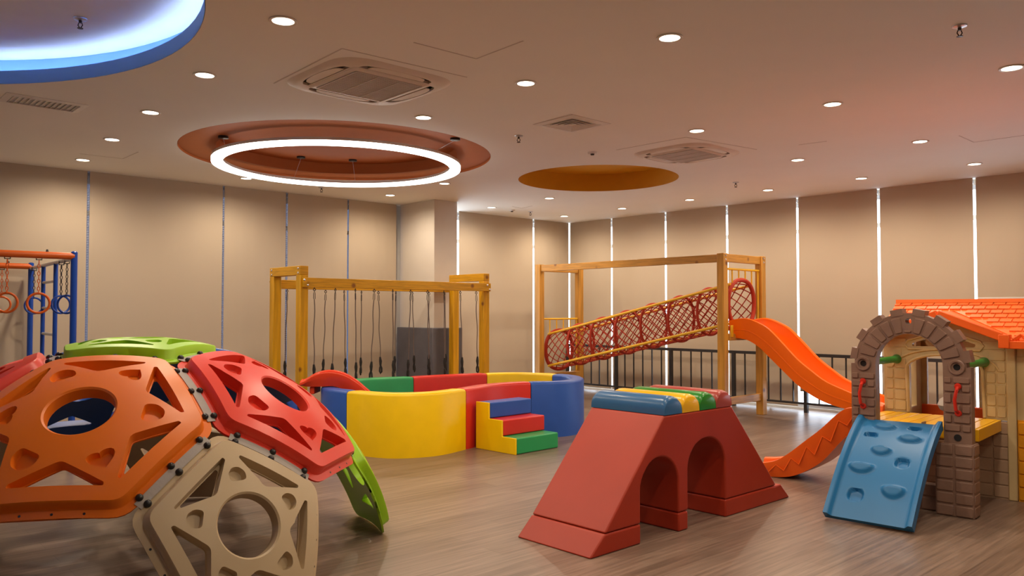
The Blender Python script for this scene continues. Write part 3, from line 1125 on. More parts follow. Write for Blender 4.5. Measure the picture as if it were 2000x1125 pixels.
for si in range(len(cuts)):
    i0 = cuts[si]; i1 = cuts[(si + 1) % len(cuts)]
    if i1 <= i0: i1 += N_
    mb = MB()
    rings = []
    th = 0.17
    sec = [(0.0, 0.0), (0.0, PH - .03), (0.008, PH - .010), (0.03, PH), (th / 2, PH + .003), (th - .03, PH), (th - .008, PH - .010), (th, PH - .03), (th, 0.0)]
    for i in range(i0, i1 + 1):
        p, t_, nin = pool_frame(i)
        sh = 0.004 if i == i0 else (-0.004 if i == i1 else 0)
        endin = 0.006 if i in (i0, i1) else 0
        ring = []
        for u, z in sec:
            uu = endin + u * (th - 2 * endin) / th
            q = p + nin * uu + t_ * sh
            ring.append(V(q.x, q.y, z - (endin if z > .1 else 0)))
        rings.append(ring)
    mb.loft(rings)
    o = build(mb, 'wall_section', M[colors[si]], pool, ang=50)
    o['label'] = plab[si]
# floor mat inside the pool
mb = MB()
mb.prism([V(*(Vector(pool2[i]) + pool_frame(i)[2] * 0.18), 0.001) for i in range(0, N_, 2)], (0, 0, 0.03))
build(mb, 'floor_mat', M['v_blue'], pool)

# chute builder: samples of (point on near edge, bottom z, near wall top z)
def chute(mb, path, wid, thick=0.035, fh=0.05, lip=0.02):
    rings = []
    for (p, zb, zt, wv) in path:
        wv = Vector(wv); W_ = wv.length; wd = wv / W_
        h = zt - zb
        S_ = [(0.03, 0.0), (0.0, h * .55), (-0.012, h - .02), (-0.012, h), (0.02, h + .004), (0.045, h - .01), (0.055, h * .55), (0.10, fh + .012), (0.14, fh),
              (W_ - 0.14, fh), (W_ - 0.10, fh + .012), (W_ - 0.055, h * .55), (W_ - 0.045, h - .01), (W_ - 0.02, h + .004), (W_ + 0.012, h), (W_ + 0.012, h - .02), (W_, h * .55), (W_ - 0.03, 0.0)]
        rings.append([V(p[0], p[1], zb) + wd * u + V(0, 0, z) for u, z in S_])
    mb.loft(rings)

# small red slide hooked over the pool's left wall
t = thing('small_red_slide', 'small glossy red plastic slide hooked over the left end of the foam pool', 'slide', (-1.9, 8.75, 0.64))
mb = MB()
pp = [(-2.27, .66, .685), (-2.21, .648, .71), (-2.13, .645, .76), (-2.03, .645, .79), (-1.92, .645, .79), (-1.80, .60, .755), (-1.68, .50, .68), (-1.56, .38, .575), (-1.42, .25, .45), (-1.28, .13, .31), (-1.13, .06, .19), (-1.0, .045, .13)]
sm = catmull(pp, 4, False)
chute(mb, [((x, 8.56 + 0.18 * (x + 2.3)), zb, zt, (-0.08, 0.42, 0)) for x, zb, zt in sm], 0.4, fh=0.035)
build(mb, 'chute', M['red_slide'], t, ang=40)
mb = MB()
mb.box(V(-2.16, 8.80, .60), (0.05, 0.30, 0.08))
build(mb, 'hook_bracket', M['red_slide'], t, bevel=0.01)

# foam steps
SA = V(-0.385, 8.56, 0)
sx = V(0.70, -0.715, 0).normalized()      # down the steps
sy = V(0.715, 0.70, 0).normalized()       # across
t = thing('foam_steps', 'three foam steps in blue, red and green with yellow sides, leaning on the pool wall', 'steps', SA)
stp, sh_, SWD = 0.200, 0.165, 0.645
prof = [(0, 0), (3 * stp, 0), (3 * stp, sh_), (2 * stp, sh_), (2 * stp, 2 * sh_), (stp, 2 * sh_), (stp, 3 * sh_), (0, 3 * sh_)]
for off in (0.0,):
    mb = MB()
    mb.prism([SA + sx * a + sy * off + V(0, 0, z) for a, z in prof], sy * 0.02)
    build(mb, 'side_panel', M['v_yellow'], t, bevel=0.004)
for k, (mk, lb) in enumerate((('v_green', 'green bottom step'), ('v_red', 'red middle step'), ('v_blue', 'blue top step'))):
    mb = MB()
    L_ = stp * (3 - k)
    mb.box(SA + sx * (L_ / 2) + sy * (SWD / 2 + .011) + V(0, 0, sh_ * (k + .5)), (L_ - .002, SWD - 0.022, sh_ - .003), (sx, sy, UP))
    o = build(mb, 'step', M[mk], t, bevel=0.012, seg=3)
    o['label'] = lb

# ------------------------------------------------------------------ red crawl-through block with four coloured bars
TP = V(0.457, 4.72, 0)
td = V(0.7361, 0.6769, 0).normalized()
tb = V(-0.6769, 0.7361, 0).normalized()
TW = 0.633
t = thing('foam_crawl_tunnel', 'red foam climbing block with two arched crawl holes and four coloured bars on top', 'play tunnel', TP)
def arch_pts(s0, s1, spring, rise, n=16):
    c = (s0 + s1) / 2; r = (s1 - s0) / 2
    return [(c + r * math.cos(a), spring + rise * math.sin(a)) for a in [PI * k / n for k in range(n + 1)]]
zt = 0.125
bod = [(0.135, zt), (0.475, zt)]
bod += arch_pts(0.475, 0.872, 0.33, 0.185)[::-1] + [(0.872, zt), (0.978, zt)]
bod += arch_pts(0.978, 1.428, 0.385, 0.20)[::-1] + [(1.428, zt), (2.13, zt), (1.52, 0.775), (0.72, 0.775)]
mb = MB()
cdt_solid(mb, (bod, 0), [], [], lambda x, y: 0, TW, lambda x, y, z: TP + td * x + V(0, 0, y) + tb * z)
build(mb, 'body', M['t_red'], t, bevel=0.012, seg=3, ang=45)
for prof, lb in (([(0, 0), (0.475, 0), (0.475, zt - .003), (0.132, zt - .003)], None), ([(0.872, 0), (0.978, 0), (0.978, zt - .003), (0.872, zt - .003)], None), ([(1.428, 0), (2.334, 0), (2.20, zt - .003), (1.428, zt - .003)], None)):
    mb = MB()
    mb.prism([TP + td * a + V(0, 0, z) for a, z in prof], tb * TW)
    build(mb, 'base_strip', M['t_red'], t, bevel=0.012, seg=3)
for k, mk in enumerate(('t_blue', 't_yellow', 't_green', 't_maroon')):
    s0 = 0.72 + 0.2 * k
    mb = MB()
    rings = []
    m_ = 14
    for j, (w_, sc) in enumerate(((0.0, .80), (0.012, .93), (0.035, 1.0), (TW - 0.035, 1.0), (TW - 0.012, .93), (TW, .80))):
        rr = []
        for i in range(m_ + 1):
            a = PI * i / m_
            rr.append((0.1 + 0.098 * math.copysign(abs(math.cos(a)) ** .8, math.cos(a)) * (0.96 + .04 * sc), 0.118 * sc * math.sin(a) ** .75 if 0 < i < m_ else 0.0))
        rings.append([TP + td * (s0 + a) + tb * w_ + V(0, 0, 0.777 + z) for a, z in rr])
    mb.loft(rings)
    o = build(mb, 'top_bar', M[mk], t, ang=50)
    o['label'] = ('blue', 'yellow', 'green', 'dull red')[k] + ' half-round bar'

# ------------------------------------------------------------------ golden rope frame on the left
K = 0.938
PBp, PAp = V(-2.68, 10.2, 0) * K, V(-3.18, 10.75, 0) * K
LX = -A                                     # towards the far corner
LW = 0.745 * K
SPAN = 2.86
PDp = PBp + LX * SPAN
PAp = PBp - B * LW
PCp = PAp + LX * SPAN
HT = 2.0
POST = 0.108
t = thing('rope_course', 'golden pine timber frame with two long beams for hanging ropes', 'play frame', (PBp + PCp) / 2)
for p in (PAp, PBp, PCp, PDp):
    mb = MB()
    mb.box(p + V(0, 0, (HT - .11) / 2 + .0), (POST, POST, HT - .11), (A, B, UP))
    build(mb, 'post', M['wood_gold'], t, bevel=0.006)
for p, q in ((PAp, PBp), (PCp, PDp)):
    mb = MB()
    mb.beam(p - (q - p).normalized() * POST / 2 + V(0, 0, HT - .055), q + (q - p).normalized() * POST / 2 + V(0, 0, HT - .055), POST, 0.11)
    build(mb, 'cross_beam', M['wood_gold_h'], t, bevel=0.006)
ZB = 1.80
for p, q, sg in ((PBp, PDp, 1), (PAp, PCp, -1)):
    mb = MB()
    o_ = B * (POST / 2 + .021) * sg * (1 if sg > 0 else 1)
    mb.beam(p - LX * .03 + V(0, 0, ZB) + B * (POST / 2 + .02) * sg, q + LX * .045 + V(0, 0, ZB) + B * (POST / 2 + .02) * sg, 0.05, 0.115)
    build(mb, 'long_beam', M['wood_gold_h'], t, bevel=0.005)
    mb = MB()
    mb.beam(p + LX * POST / 2 + V(0, 0, .12), q - LX * POST / 2 + V(0, 0, .12), 0.05, 0.10)
    build(mb, 'floor_rail', M['wood_gold_h'], t, bevel=0.005)
    for pp_ in (p, q):
        for dz, dx in ((.03, -.02), (-.03, .025)):
            mb = MB()
            mb.lathe([(0.0, 0.010), (0.010, 0.007), (0.015, 0.0), (0.0, 0.0)], pp_ + LX * dx + V(0, 0, ZB + dz) + B * sg * (POST / 2 + .0455), 12, axis=B * sg)
            build(mb, 'bolt', M['chrome'], t)
for p in (PAp, PBp):
    for dz in (-.085, -.03):
        mb = MB()
        mb.lathe([(0.0, 0.010), (0.010, 0.007), (0.015, 0.0), (0.0, 0.0)], p + V(0, 0, HT + dz) + A * (POST / 2 + .0005) + B * (.0), 12, axis=A)
        build(mb, 'bolt', M['chrome'], t)
for p, q in ((PAp, PBp), (PCp, PDp)):
    mb = MB()
    mb.beam(p + B * POST / 2 + V(0, 0, .12), q - B * POST / 2 + V(0, 0, .12), 0.05, 0.10)
    build(mb, 'floor_rail', M['wood_gold_h'], t, bevel=0.005)

def make_rope():
    t = thing('hanging_rope', 'x', 'rope', (0, 0, 0))
    mb = MB()
    mb.ring((0, 0, -.025), .014, .0045, (1, 0, 0), (0, 0, 1), 14, 6)
    mb.tube([(0, 0, 0.002), (0, 0, -.012)], .005, 6)
    mb.tube([(0, 0, -.04), (.009, 0, -.07), (.010, 0, -.13), (0, 0, -.155), (-.010, 0, -.13), (-.009, 0, -.07)], .004, 6, True)
    build(mb, 'snap_hook', M['chain_dark'], t)
    mb = MB()
    P = [(0.006 * math.sin(k * .8), 0, -.15 - k * .066) for k in range(13)]
    mb.tube(P, .0065, 7)
    build(mb, 'cord', M['rope'], t)
    mb = MB()
    z0 = -.15 - 12 * .066 + .02
    x0 = 0.006 * math.sin(12 * .8)
    mb.tube([(x0, 0, z0), (x0 + .004, 0, z0 - .06), (x0 + .002, 0, z0 - .12)], .014, 8, rs=[.012, .021, .014])
    mb.tube([(x0, 0, z0 - .10), (x0 + .018, 0, z0 - .16), (x0 + .016, 0, z0 - .21), (x0 + .003, 0, z0 - .235), (x0 - .012, 0, z0 - .20), (x0 - .006, 0, z0 - .15)], .012, 6, True)
    build(mb, 'foot_loop', M['handle'], t)
    return t
rp = make_rope()
near_px = [614, 655, 694, 731, 767, 802, 835, 867, 899, 930]
far_px = [561, 599, 636, 672, 706, 739, 773, 805.5, 838, 869]
names = ['leftmost', 'second', 'third', 'fourth', 'fifth', 'sixth', 'seventh', 'eighth', 'ninth', 'rightmost']
first_r = True
for row, (pxs, p0, sg) in enumerate(((near_px, PBp, 1), (far_px, PAp, -1))):
    base = p0 + B * (POST / 2 + .02) * sg
    for i, px in enumerate(pxs):
        s_ = ray_on(px, base, LX)
        p = base + LX * s_
        o = rp if first_r else copy_tree(rp)
        first_r = False
        o.location = (p.x, p.y, ZB - .058)
        o.rotation_euler = (0.02 * math.sin(i * 2.3), 0.035 * math.sin(i * 1.7 + row * 2), i * 1.1 + row)
        o['label'] = '%s hanging rope with black loop from the left on the %s golden beam' % (names[i], 'near' if row == 0 else 'far, wall side')
        o['group'] = 'ropes hanging from the golden frame'

# ------------------------------------------------------------------ blue and orange frame with rings at the far left
Q1, Q2 = V(-4.06, 7.40, 0), V(-5.47, 9.08, 0)
qd = (Q2 - Q1).normalized()
ql = V(-0.766, -0.643, 0).normalized()
t = thing('jungle_gym', 'blue post frame with orange top bars and a ladder end, far left', 'climbing frame', Q1)
ZF = 1.965
posts = [Q1, Q2, Q1 + ql * 2.6, Q2 + ql * 1.0]
for p, r in ((Q1, .029), (Q2, .029), (Q1 + ql * 2.3, .029)):
    mb = MB()
    mb.tube([p, p + V(0, 0, ZF + .035), p + V(0, 0, ZF + .045)], r, 16, rs=[r, r, r * .6])
    build(mb, 'post', M['blue_metal'], t)
for u in (.374, .665):
    p = Q1.lerp(Q2, u)
    mb = MB(); mb.tube([p, p + V(0, 0, ZF - .03)], .021, 14)
    build(mb, 'ladder_upright', M['blue_metal'], t)
for z in (0.35, 0.64, 0.93, 1.22, 1.49, 1.76):
    mb = MB(); mb.tube([Q1.lerp(Q2, .374) + V(0, 0, z), Q1.lerp(Q2, .665) + V(0, 0, z)], .015, 10)
    build(mb, 'ladder_rung', M['alu'], t)
for p, l_ in ((Q1, 2.3), (Q2, 0.78)):
    mb = MB(); mb.tube([p + V(0, 0, ZF), p + ql * l_ + V(0, 0, ZF)], .032, 14)
    build(mb, 'top_bar', M['orange_metal'], t)
    mb = MB(); mb.lathe([(0, .024), (.008, .022), (.012, 0), (0, 0)], p + ql * .22 + V(0, 0, ZF + .03), 10)
    build(mb, 'bolt', M['dark_metal'], t)
mb = MB(); mb.tube([Q1 + V(0, 0, ZF - .02), Q2 + V(0, 0, ZF - .02)], .020, 12)
build(mb, 'end_bar', M['alu'], t)

def make_ring(p, zt, lc, R_, r_, mring, mchain, facing, label, grp):
    """chain with a ring, hanging from a bar"""
    t = thing('gym_ring', label, 'gym ring', V(p.x, p.y, zt), grp)
    perp = facing.cross(UP)
    mb = MB()
    mb.tube([V(p.x, p.y, zt) - perp * .022 + V(0, 0, .02), V(p.x, p.y, zt) - perp * .022 + V(0, 0, -.014), V(p.x, p.y, zt) + perp * .022 + V(0, 0, -.014), V(p.x, p.y, zt) + perp * .022 + V(0, 0, .02)], .0055, 6)
    build(mb, 'hanger', M['dark_metal'], t)
    mb = MB()
    z = zt - .014
    k = 0
    ll = .044
    n = int(round(lc / (ll * .78)))
    for k in range(n):
        zc = z - ll * .5 - k * ll * .78
        s1 = perp if k % 2 else facing
        P = []
        for j in range(12):
            a = 2 * PI * j / 12
            P.append(V(p.x, p.y, zc) + s1 * (.010 * math.cos(a)) + UP * ((ll * .5 - .004) * math.sin(a)))
        mb.tube(P, .0038, 5, True)
    build(mb, 'chain', mchain, t)
    zc = z - n * ll * .78 - R_ + .004
    mb = MB()
    mb.ring((p.x, p.y, zc), R_, r_, perp, UP, 40, 10)
    build(mb, 'ring', mring, t)
vd = lambda p: V(p.x, p.y, 0).normalized()
def on_line(px, o, d):
    return o + d * ray_on(px, o, d)
p = on_line(75, Q1, ql); make_ring(p, ZF - .03, .31, .088, .011, M['orange_metal'], M['orange_metal'], vd(p), 'orange gym ring hanging on the near orange bar, in front of the ladder', 'gym rings')
p = on_line(13, Q1, ql); make_ring(p, ZF - .03, .30, .085, .011, M['orange_metal'], M['orange_metal'], (vd(p) + V(.3, 0, 0)).normalized(), 'orange gym ring on the near orange bar, cut by the left photo edge', 'gym rings')
p = on_line(3, Q2, ql); make_ring(p, ZF - .03, .32, .085, .011, M['orange_metal'], M['orange_metal'], vd(p), 'orange gym ring on the farther orange bar at the left photo edge', 'gym rings')
p = on_line(130, Q1, qd); make_ring(p, ZF - .04, .31, .085, .010, M['blue_metal'], M['chain_dark'], (vd(p) + V(.5, 0, 0)).normalized(), 'blue gym ring next to the thick blue post', 'gym rings')
p = on_line(119, Q1, qd); make_ring(p, ZF - .04, .31, .085, .010, M['blue_metal'], M['chain_dark'], (vd(p) + V(-.6, 0, 0)).normalized(), 'second blue gym ring, just left of the one by the thick post', 'gym rings')
p = on_line(66, Q1, qd); make_ring(p, ZF - .04, .31, .088, .010, M['blue_metal'], M['chain_dark'], (vd(p) + V(-.2, 0, 0)).normalized(), 'blue gym ring hanging behind the near orange ring', 'gym rings')

# ------------------------------------------------------------------ pine tower with rope tunnel on the right
d_ = B.copy()                              # from the low end to the high end
w_ = -A                                    # across, away from us
P3 = V(2.82, 10.70, 0)
WD = 0.96
LT = 3.5
P4 = P3 + w_ * WD
P1 = P3 - d_ * LT
P2 = P1 + w_ * WD
HTW = 2.235
t = thing('rope_tunnel_tower', 'tall pine timber frame with sloping red rope net tunnel and long orange slide', 'play tower', (P1 + P4) / 2)
for p in (P1, P2, P3, P4):
    mb = MB()
    mb.box(p + V(0, 0, HTW / 2), (POST, POST, HTW), (A, B, UP))
    build(mb, 'post', M['wood_pine'], t, bevel=0.006)
for p, q in ((P1, P3), (P2, P4)):
    if p is P2:
        continue
    mb = MB()
    mb.beam(p + d_ * POST / 2 + V(0, 0, HTW - .065), q - d_ * POST / 2 + V(0, 0, HTW - .065), 0.06, 0.105)
    build(mb, 'top_beam', M['wood_pine_h'], t, bevel=0.005)
for p, q in ((P1, P2), (P3, P4)):
    mb = MB()
    mb.beam(p + w_ * POST / 2 + V(0, 0, HTW - .06), q - w_ * POST / 2 + V(0, 0, HTW - .06), 0.06, 0.11)
    build(mb, 'top_beam', M['wood_pine_h'], t, bevel=0.005)
    mb = MB()
    mb.beam(p + w_ * POST / 2 + V(0, 0, .25), q - w_ * POST / 2 + V(0, 0, .25), 0.05, 0.10)
    build(mb, 'floor_rail', M['wood_pine_h'], t, bevel=0.005)
for p in (P3, P4):
    for dz in (-.03, -.085):
        mb = MB()
        mb.lathe([(0.0, 0.010), (0.010, 0.007), (0.015, 0.0), (0.0, 0.0)], p + V(0, 0, HTW + dz) + B * (POST / 2 + .0005), 12, axis=B)
        build(mb, 'bolt', M['chrome'], t)
# platforms under the tunnel ends
for p, q, z in ((P1, P2, .42), (P3, P4, 1.15)):
    mb = MB()
    c_ = (p + q) / 2
    mb.box(c_ + V(0, 0, z - .04), (WD - POST, POST + .04, 0.09), (w_, d_, UP))
    build(mb, 'threshold_beam', M['wood_pine_h'], t, bevel=0.005)
T0 = (P1 + P2) / 2 + V(0, 0, .81) - w_ * .02
T1 = (P3 + P4) / 2 + V(0, 0, 1.56) - w_ * .02
TRr = 0.335
def tun(u, a, r=TRr):
    cx, sx_ = math.cos(a), math.sin(a)
    # softly squared hoop
    k = 1 / (abs(cx) ** 2.3 + abs(sx_) ** 2.3) ** (1 / 2.3)
    return T0.lerp(T1, u) + w_ * (r * k * cx * .96) + UP * (r * k * sx_ * .98)
for i in range(8):
    u = i / 7
    mb = MB()
    r_ = 0.030 if i in (0, 7) else 0.021
    mb.tube([tun(u, 2 * PI * k / 36) for k in range(36)], r_, 8, True)
    build(mb, 'hoop', M['rope_red'], t)
mb = MB()
ns = 14
m_ = 60
for sg in (1, -1):
    for s_ in range(ns):
        a0 = 2 * PI * s_ / ns + (0.12 if sg > 0 else 0)
        P = [tun(k / m_, a0 + sg * 2 * PI * 1.65 * k / m_, TRr - .008) for k in range(m_ + 1)]
        mb.tube(P, .0078, 5)
build(mb, 'rope_net', M['rope_red'], t)
for a in (math.radians(45), math.radians(135), math.radians(225), math.radians(315)):
    mb = MB()
    mb.tube([tun(0.0, a, TRr + .03), tun(1.0, a, TRr + .03)], .020, 10)
    build(mb, 'support_rail', M['yellow_metal'], t)
# guard frames round both mouths
for (p, q, zt_, zb_) in ((P1, P2, 1.33, .44), (P3, P4, 2.03, 1.18)):
    g = None
    mb = MB()
    mb.tube([p + w_ * .05 + V(0, 0, zt_), q - w_ * .05 + V(0, 0, zt_)], .016, 8)
    g = build(mb, 'guard_rail', M['yellow_metal'], t)
    c_ = (p + q) / 2 + V(0, 0, (T0.z if zt_ < 1.5 else T1.z))
    for k in range(6):
        x = .07 + (WD - .14) * k / 5
        base = p + w_ * x
        off = x - WD / 2 + .02
        z1_ = zb_
        if abs(off) < TRr:
            z1_ = c_.z + math.sqrt(max(0, TRr ** 2 - off ** 2)) + .02
        if zt_ - z1_ < .02:
            continue
        mb = MB()
        mb.tube([V(base.x, base.y, z1_), V(base.x, base.y, zt_)], .011, 7)
        build(mb, 'guard_bar', M['yellow_metal'], g)

# big orange slide of the tower
N0 = V(2.94, 10.81, 0) + d_ * .06
key = [(0.0, 1.10, 1.33), (.12, 1.095, 1.355), (.26, 1.07, 1.36), (.42, .985, 1.31), (.588, .84, 1.22), (.8, .655, 1.02), (.968, .515, .855), (1.15, .405, .72), (1.353, .325, .59), (1.665, .26, .475), (1.95, .20, .38), (2.2, .10, .27), (2.4, .02, .16), (2.6, .0, .11)]
sm = catmull(key, 4, False)
mb = MB()
chute(mb, [(N0 + d_ * (s_ - .06), zb, zt_, w_ * .56) for s_, zb, zt_ in sm], .56, fh=.06)
slide_o = build(mb, 'tower_slide', M['slide'], t, ang=40)
slide_o['label'] = 'long bright orange slide'
mb = MB()
for off, hh in ((.35, .45), (.68, .62)):
    P = []
    for s_, zb, zt_ in sm[2:-4]:
        P.append(N0 + d_ * (s_ - .06) - w_ * (.004 if hh > .5 else .006) + w_ * (.03 * (1 - hh)) + V(0, 0, zb + (zt_ - zb) * hh))
    mb.tube(P, .009, 6)
build(mb, 'side_rib', M['slide'], slide_o)
mb = MB()
mb.box(P3 + d_ * (.075) + w_ * .10 + V(0, 0, 1.19), (.05, .02, .16), (w_, d_, UP))
o = build(mb, 'mounting_bracket', M['yellow_metal'], t, bevel=.004)

# ------------------------------------------------------------------ playhouse with arch, deck, climbing ramp and slide
H0 = V(3.23, 5.64, 0)
he = V(0.735, -0.678, 0).normalized()
hb = V(0.678, 0.735, 0).normalized()
def H(s, w, z):
    return H0 + he * s + hb * w + V(0, 0, z)
house = thing('toy_playhouse', 'plastic playhouse with orange shingle roof, brown stone-look arch and yellow deck', 'playhouse', H(-.4, .5, 0))

# arch
AC, ASP, ARO, ARI = -0.412, 1.055, 0.385, 0.232
outl = [(-0.80, .50)] + [(-0.80, ASP)]
outl = [(-.822, .50), (-.638, .50)] + [(AC + ARI * math.cos(a), ASP + ARI * math.sin(a)) for a in [PI - PI * k / 28 for k in range(29)]]
outl[1] = (AC - ARI, .50)
outl += [(AC + ARI, .50), (AC + .412, .50), (AC + .412, ASP)]
outl += [(AC + ARO * math.cos(a), ASP + ARO * math.sin(a)) for a in [PI * k / 32 for k in range(33)]]
outl += [(AC - .412, ASP), (AC - .412, .50)]
outl = outl[1:]
mb = MB()
cdt_solid(mb, (outl, 0), [(circle(AC + .005, ASP + .325, .022, 16), 0), (circle(AC + .322, ASP + .0, .024, 16), 0), (circle(AC - .322, ASP + .0, .024, 16), 0)], [],
          lambda x, y: 0, 0.09, lambda x, y, z: H(x, z, y))
def block(poly, z0=0.0, dep=0.012):
    """raised stone on the arch face"""
    q = round_poly(poly, .012, 3)
    q2 = inset(q, .006)
    a = [H(x, 0.001, y) for x, y in q]; b = [H(x, -dep, y) for x, y in q2]
    mb.loft([a, b])
nb = 11
for k in range(nb):
    a0 = .20 + (PI - .40) * k / nb + .016; a1 = .20 + (PI - .40) * (k + 1) / nb - .016
    if k == nb // 2:
        block([(AC + r * math.cos(a), ASP + r * math.sin(a)) for r, a in ((ARI + .008, a0), (ARO - .125, a0), (ARO - .125, a1), (ARI + .008, a1))])
        continue
    block([(AC + r * math.cos(a), ASP + r * math.sin(a)) for r, a in ((ARI + .008, a0), (ARO - .03, a0), (ARO - .03, (a0 + a1) / 2), (ARO - .03, a1), (ARI + .008, a1))])
for k in range(8):
    a = PI * (k + .5) / 8 + (0.0)
    if k in ():
        continue
    ca = V(math.cos(a), math.sin(a), 0)
    c0 = H(AC + (ARO + .008) * math.cos(a), .045, ASP + (ARO + .008) * math.sin(a))
    ra = he * math.cos(a) + UP * math.sin(a)
    ta = -he * math.sin(a) + UP * math.cos(a)
    mb.box(c0, (0.05, 0.085, 0.10), (ra, ta, hb))
for sg in (-1, 1):
    cx = AC + sg * .322
    mb.ring(H(cx, -.004, ASP), .045, .012, he, UP, 24, 6)
    rows = [(.985, .94, 2), (.93, .88, 1), (.87, .80, 2), (.79, .73, 1), (.72, .66, 2), (.65, .60, 1)]
    for z1, z0, kk in rows:
        x0, x1 = cx - .085, cx + .085
        if kk == 2:
            xm = x0 + .055 if sg < 0 else x1 - .115
            block([(x0, z0), (xm - .004, z0), (xm - .004, z1), (x0, z1)])
            block([(xm + .004, z0), (x1, z0), (x1, z1), (xm + .004, z1)])
        else:
            xm = x0 + .11 if sg < 0 else x1 - .06
            block([(x0, z0), (xm - .004, z0), (xm - .004, z1), (x0, z1)])
            block([(xm + .004, z0), (x1, z0), (x1, z1), (xm + .004, z1)])
arch = build(mb, 'stone_arch', M['arch'], house, bevel=0.006, ang=45)
for sg in (-1, 1):
    cx = AC + sg * .322
    mb = MB()
    mb.lathe([(0, 0), (.027, 0), (.027, .004), (0, .004)], H(cx, .014, ASP), 16, axis=hb)
    build(mb, 'socket', M['black'], arch)
    mb = MB()
    hx = cx + (.008 if sg > 0 else 0)
    mb.tube([H(hx, -.012, .915), H(hx, -.05, .895), H(hx - .01, -.062, .83), H(hx - .005, -.052, .755), H(hx, -.012, .735)], .012, 8)
    mb.lathe([(0, .012), (.018, .009), (.024, 0), (0, 0)], H(hx, -.011, .92), 12, axis=-hb)
    mb.lathe([(0, .012), (.018, .009), (.024, 0), (0, 0)], H(hx, -.011, .73), 12, axis=-hb)
    o = build(mb, 'grab_handle', M['handle_red'], arch)
    o['label'] = 'red grab handle'
# lower stone base under the arch: two piers and a low sill
mb = MB()
def stone_wall(s0, s1, z0, z1, w0, th, cols, rows):
    mb.box(H((s0 + s1) / 2, w0 + th / 2, (z0 + z1) / 2), (s1 - s0, th, z1 - z0), (he, hb, UP))
    for r_ in range(rows):
        za = z0 + (z1 - z0) * r_ / rows; zb_ = z0 + (z1 - z0) * (r_ + 1) / rows
        for c_ in range(cols):
            xa = s0 + (s1 - s0) * c_ / cols; xb = s0 + (s1 - s0) * (c_ + 1) / cols
            q = round_poly([(xa + .005, za + .005), (xb - .005, za + .005), (xb - .005, zb_ - .005), (xa + .005, zb_ - .005)], .01, 2)
            mb.loft([[H(x, w0 + .001, y) for x, y in q], [H(x, w0 - .008, y) for x, y in inset(q, .004)]])
stone_wall(-.235, .012, 0, .515, -.02, .15, 2, 6)
stone_wall(-.836, -.59, 0, .515, -.02, .15, 2, 6)
for r_ in range(6):
    za = .515 * r_ / 6; zb_ = .515 * (r_ + 1) / 6
    q = round_poly([(-.015, za + .005), (.125, za + .005), (.125, zb_ - .005), (-.015, zb_ - .005)], .01, 2)
    mb.loft([[H(.011, x, y) for x, y in q], [H(.019, x, y) for x, y in inset(q, .004)]])
stone_wall(-.59, -.235, 0, .20, .06, .08, 3, 2)
mb.box(H(-.325, .045, .58), (0.01, .09, .13), (he, hb, UP))
build(mb, 'stone_base', M['arch'], house, bevel=0.004, ang=45)
mb = MB()
mb.lathe([(0, 0), (.024, 0), (.024, .003), (0, .003)], H(AC + .322, -.002, .557), 16, axis=-hb)
build(mb, 'socket', M['black'], arch)
# leg fill between arch foot and base is part of the arch; deck
mb = MB()
mb.box(H(-.41, .45, .570), (.86, .70, .085), (he, hb, UP))
for k in range(9):
    mb.box(H(-.78 + k * .0925, .45, .614), (.075, .66, .006), (he, hb, UP))
build(mb, 'deck', M['deck'], house, bevel=0.012, seg=3)
# green bars
for s_ in (-.09, -.735):
    mb = MB()
    mb.tube([H(s_, .09, ASP), H(s_, .72, ASP + .0), H(s_, .79, ASP)], .028, 14, rs=[.026, .028, .040])
    build(mb, 'green_bar', M['green_tube'], house)

# front wall with doorway and truss window
WF = .82
GC = -.385
gb = 1.27
def gable_z(s):
    return 1.425 - abs(s - GC) * .40
doorw = [(-.645, .60), (-.105, .60), (-.105, .985)] + [(GC + .27 * math.cos(a), .985 + .105 * math.sin(a)) for a in [PI * k / 16 for k in range(1, 16)]] + [(-.645, .985)]
truss = round_poly([(GC - .235, 1.165), (GC + .225, 1.165), (GC + .235, 1.19), (GC + .03, 1.265), (GC - .03, 1.265), (GC - .235, 1.19)], .012, 3)
mb = MB()
outl = [(-.845, .0), (.115, .0), (.115, 1.24), (.05, gable_z(.05)), (GC, gable_z(GC)), (-.82, gable_z(-.82)), (-.845, 1.22)]
outl_up = [(-.845, .60), (-.645, .60)] 
lowz = .605
up = [(-.845, lowz), (-.645, lowz), (-.645, .985)] + [(GC + .27 * math.cos(a), .985 + .105 * math.sin(a)) for a in [PI - PI * k / 16 for k in range(1, 16)]] + [(-.105, .985), (-.105, lowz), (.06, lowz), (.06, 1.24), (.04, gable_z(.04)), (GC, gable_z(GC)), (-.80, gable_z(-.80)), (-.845, 1.22)]
cdt_solid(mb, (up, 0), [(truss, 0)], [], lambda x, y: 0, 0.05, lambda x, y, z: H(x, WF + z, y))
# raised courses
def blk(x0, x1, z0, z1, w0=WF):
    q = round_poly([(x0 + .004, z0 + .004), (x1 - .004, z0 + .004), (x1 - .004, z1 - .004), (x0 + .004, z1 - .004)], .012, 2)
    mb.loft([[H(x, w0 + .001, y) for x, y in q], [H(x, w0 - .007, y) for x, y in inset(q, .004)]])
for r_ in range(5):
    z0 = .625 + r_ * .088; z1 = z0 + .088
    for x0, x1 in ((-.83, -.765), (-.765, -.665), (-.085, -.012), (-.012, .055)):
        blk(x0, x1, z0, z1)
for z0, z1, x0, x1 in ((1.065, 1.15, -.84, -.70), (1.065, 1.15, -.07, .055), (1.15, 1.235, -.80, -.66), (1.15, 1.225, -.11, .055)):
    blk(x0, x1, z0, z1)
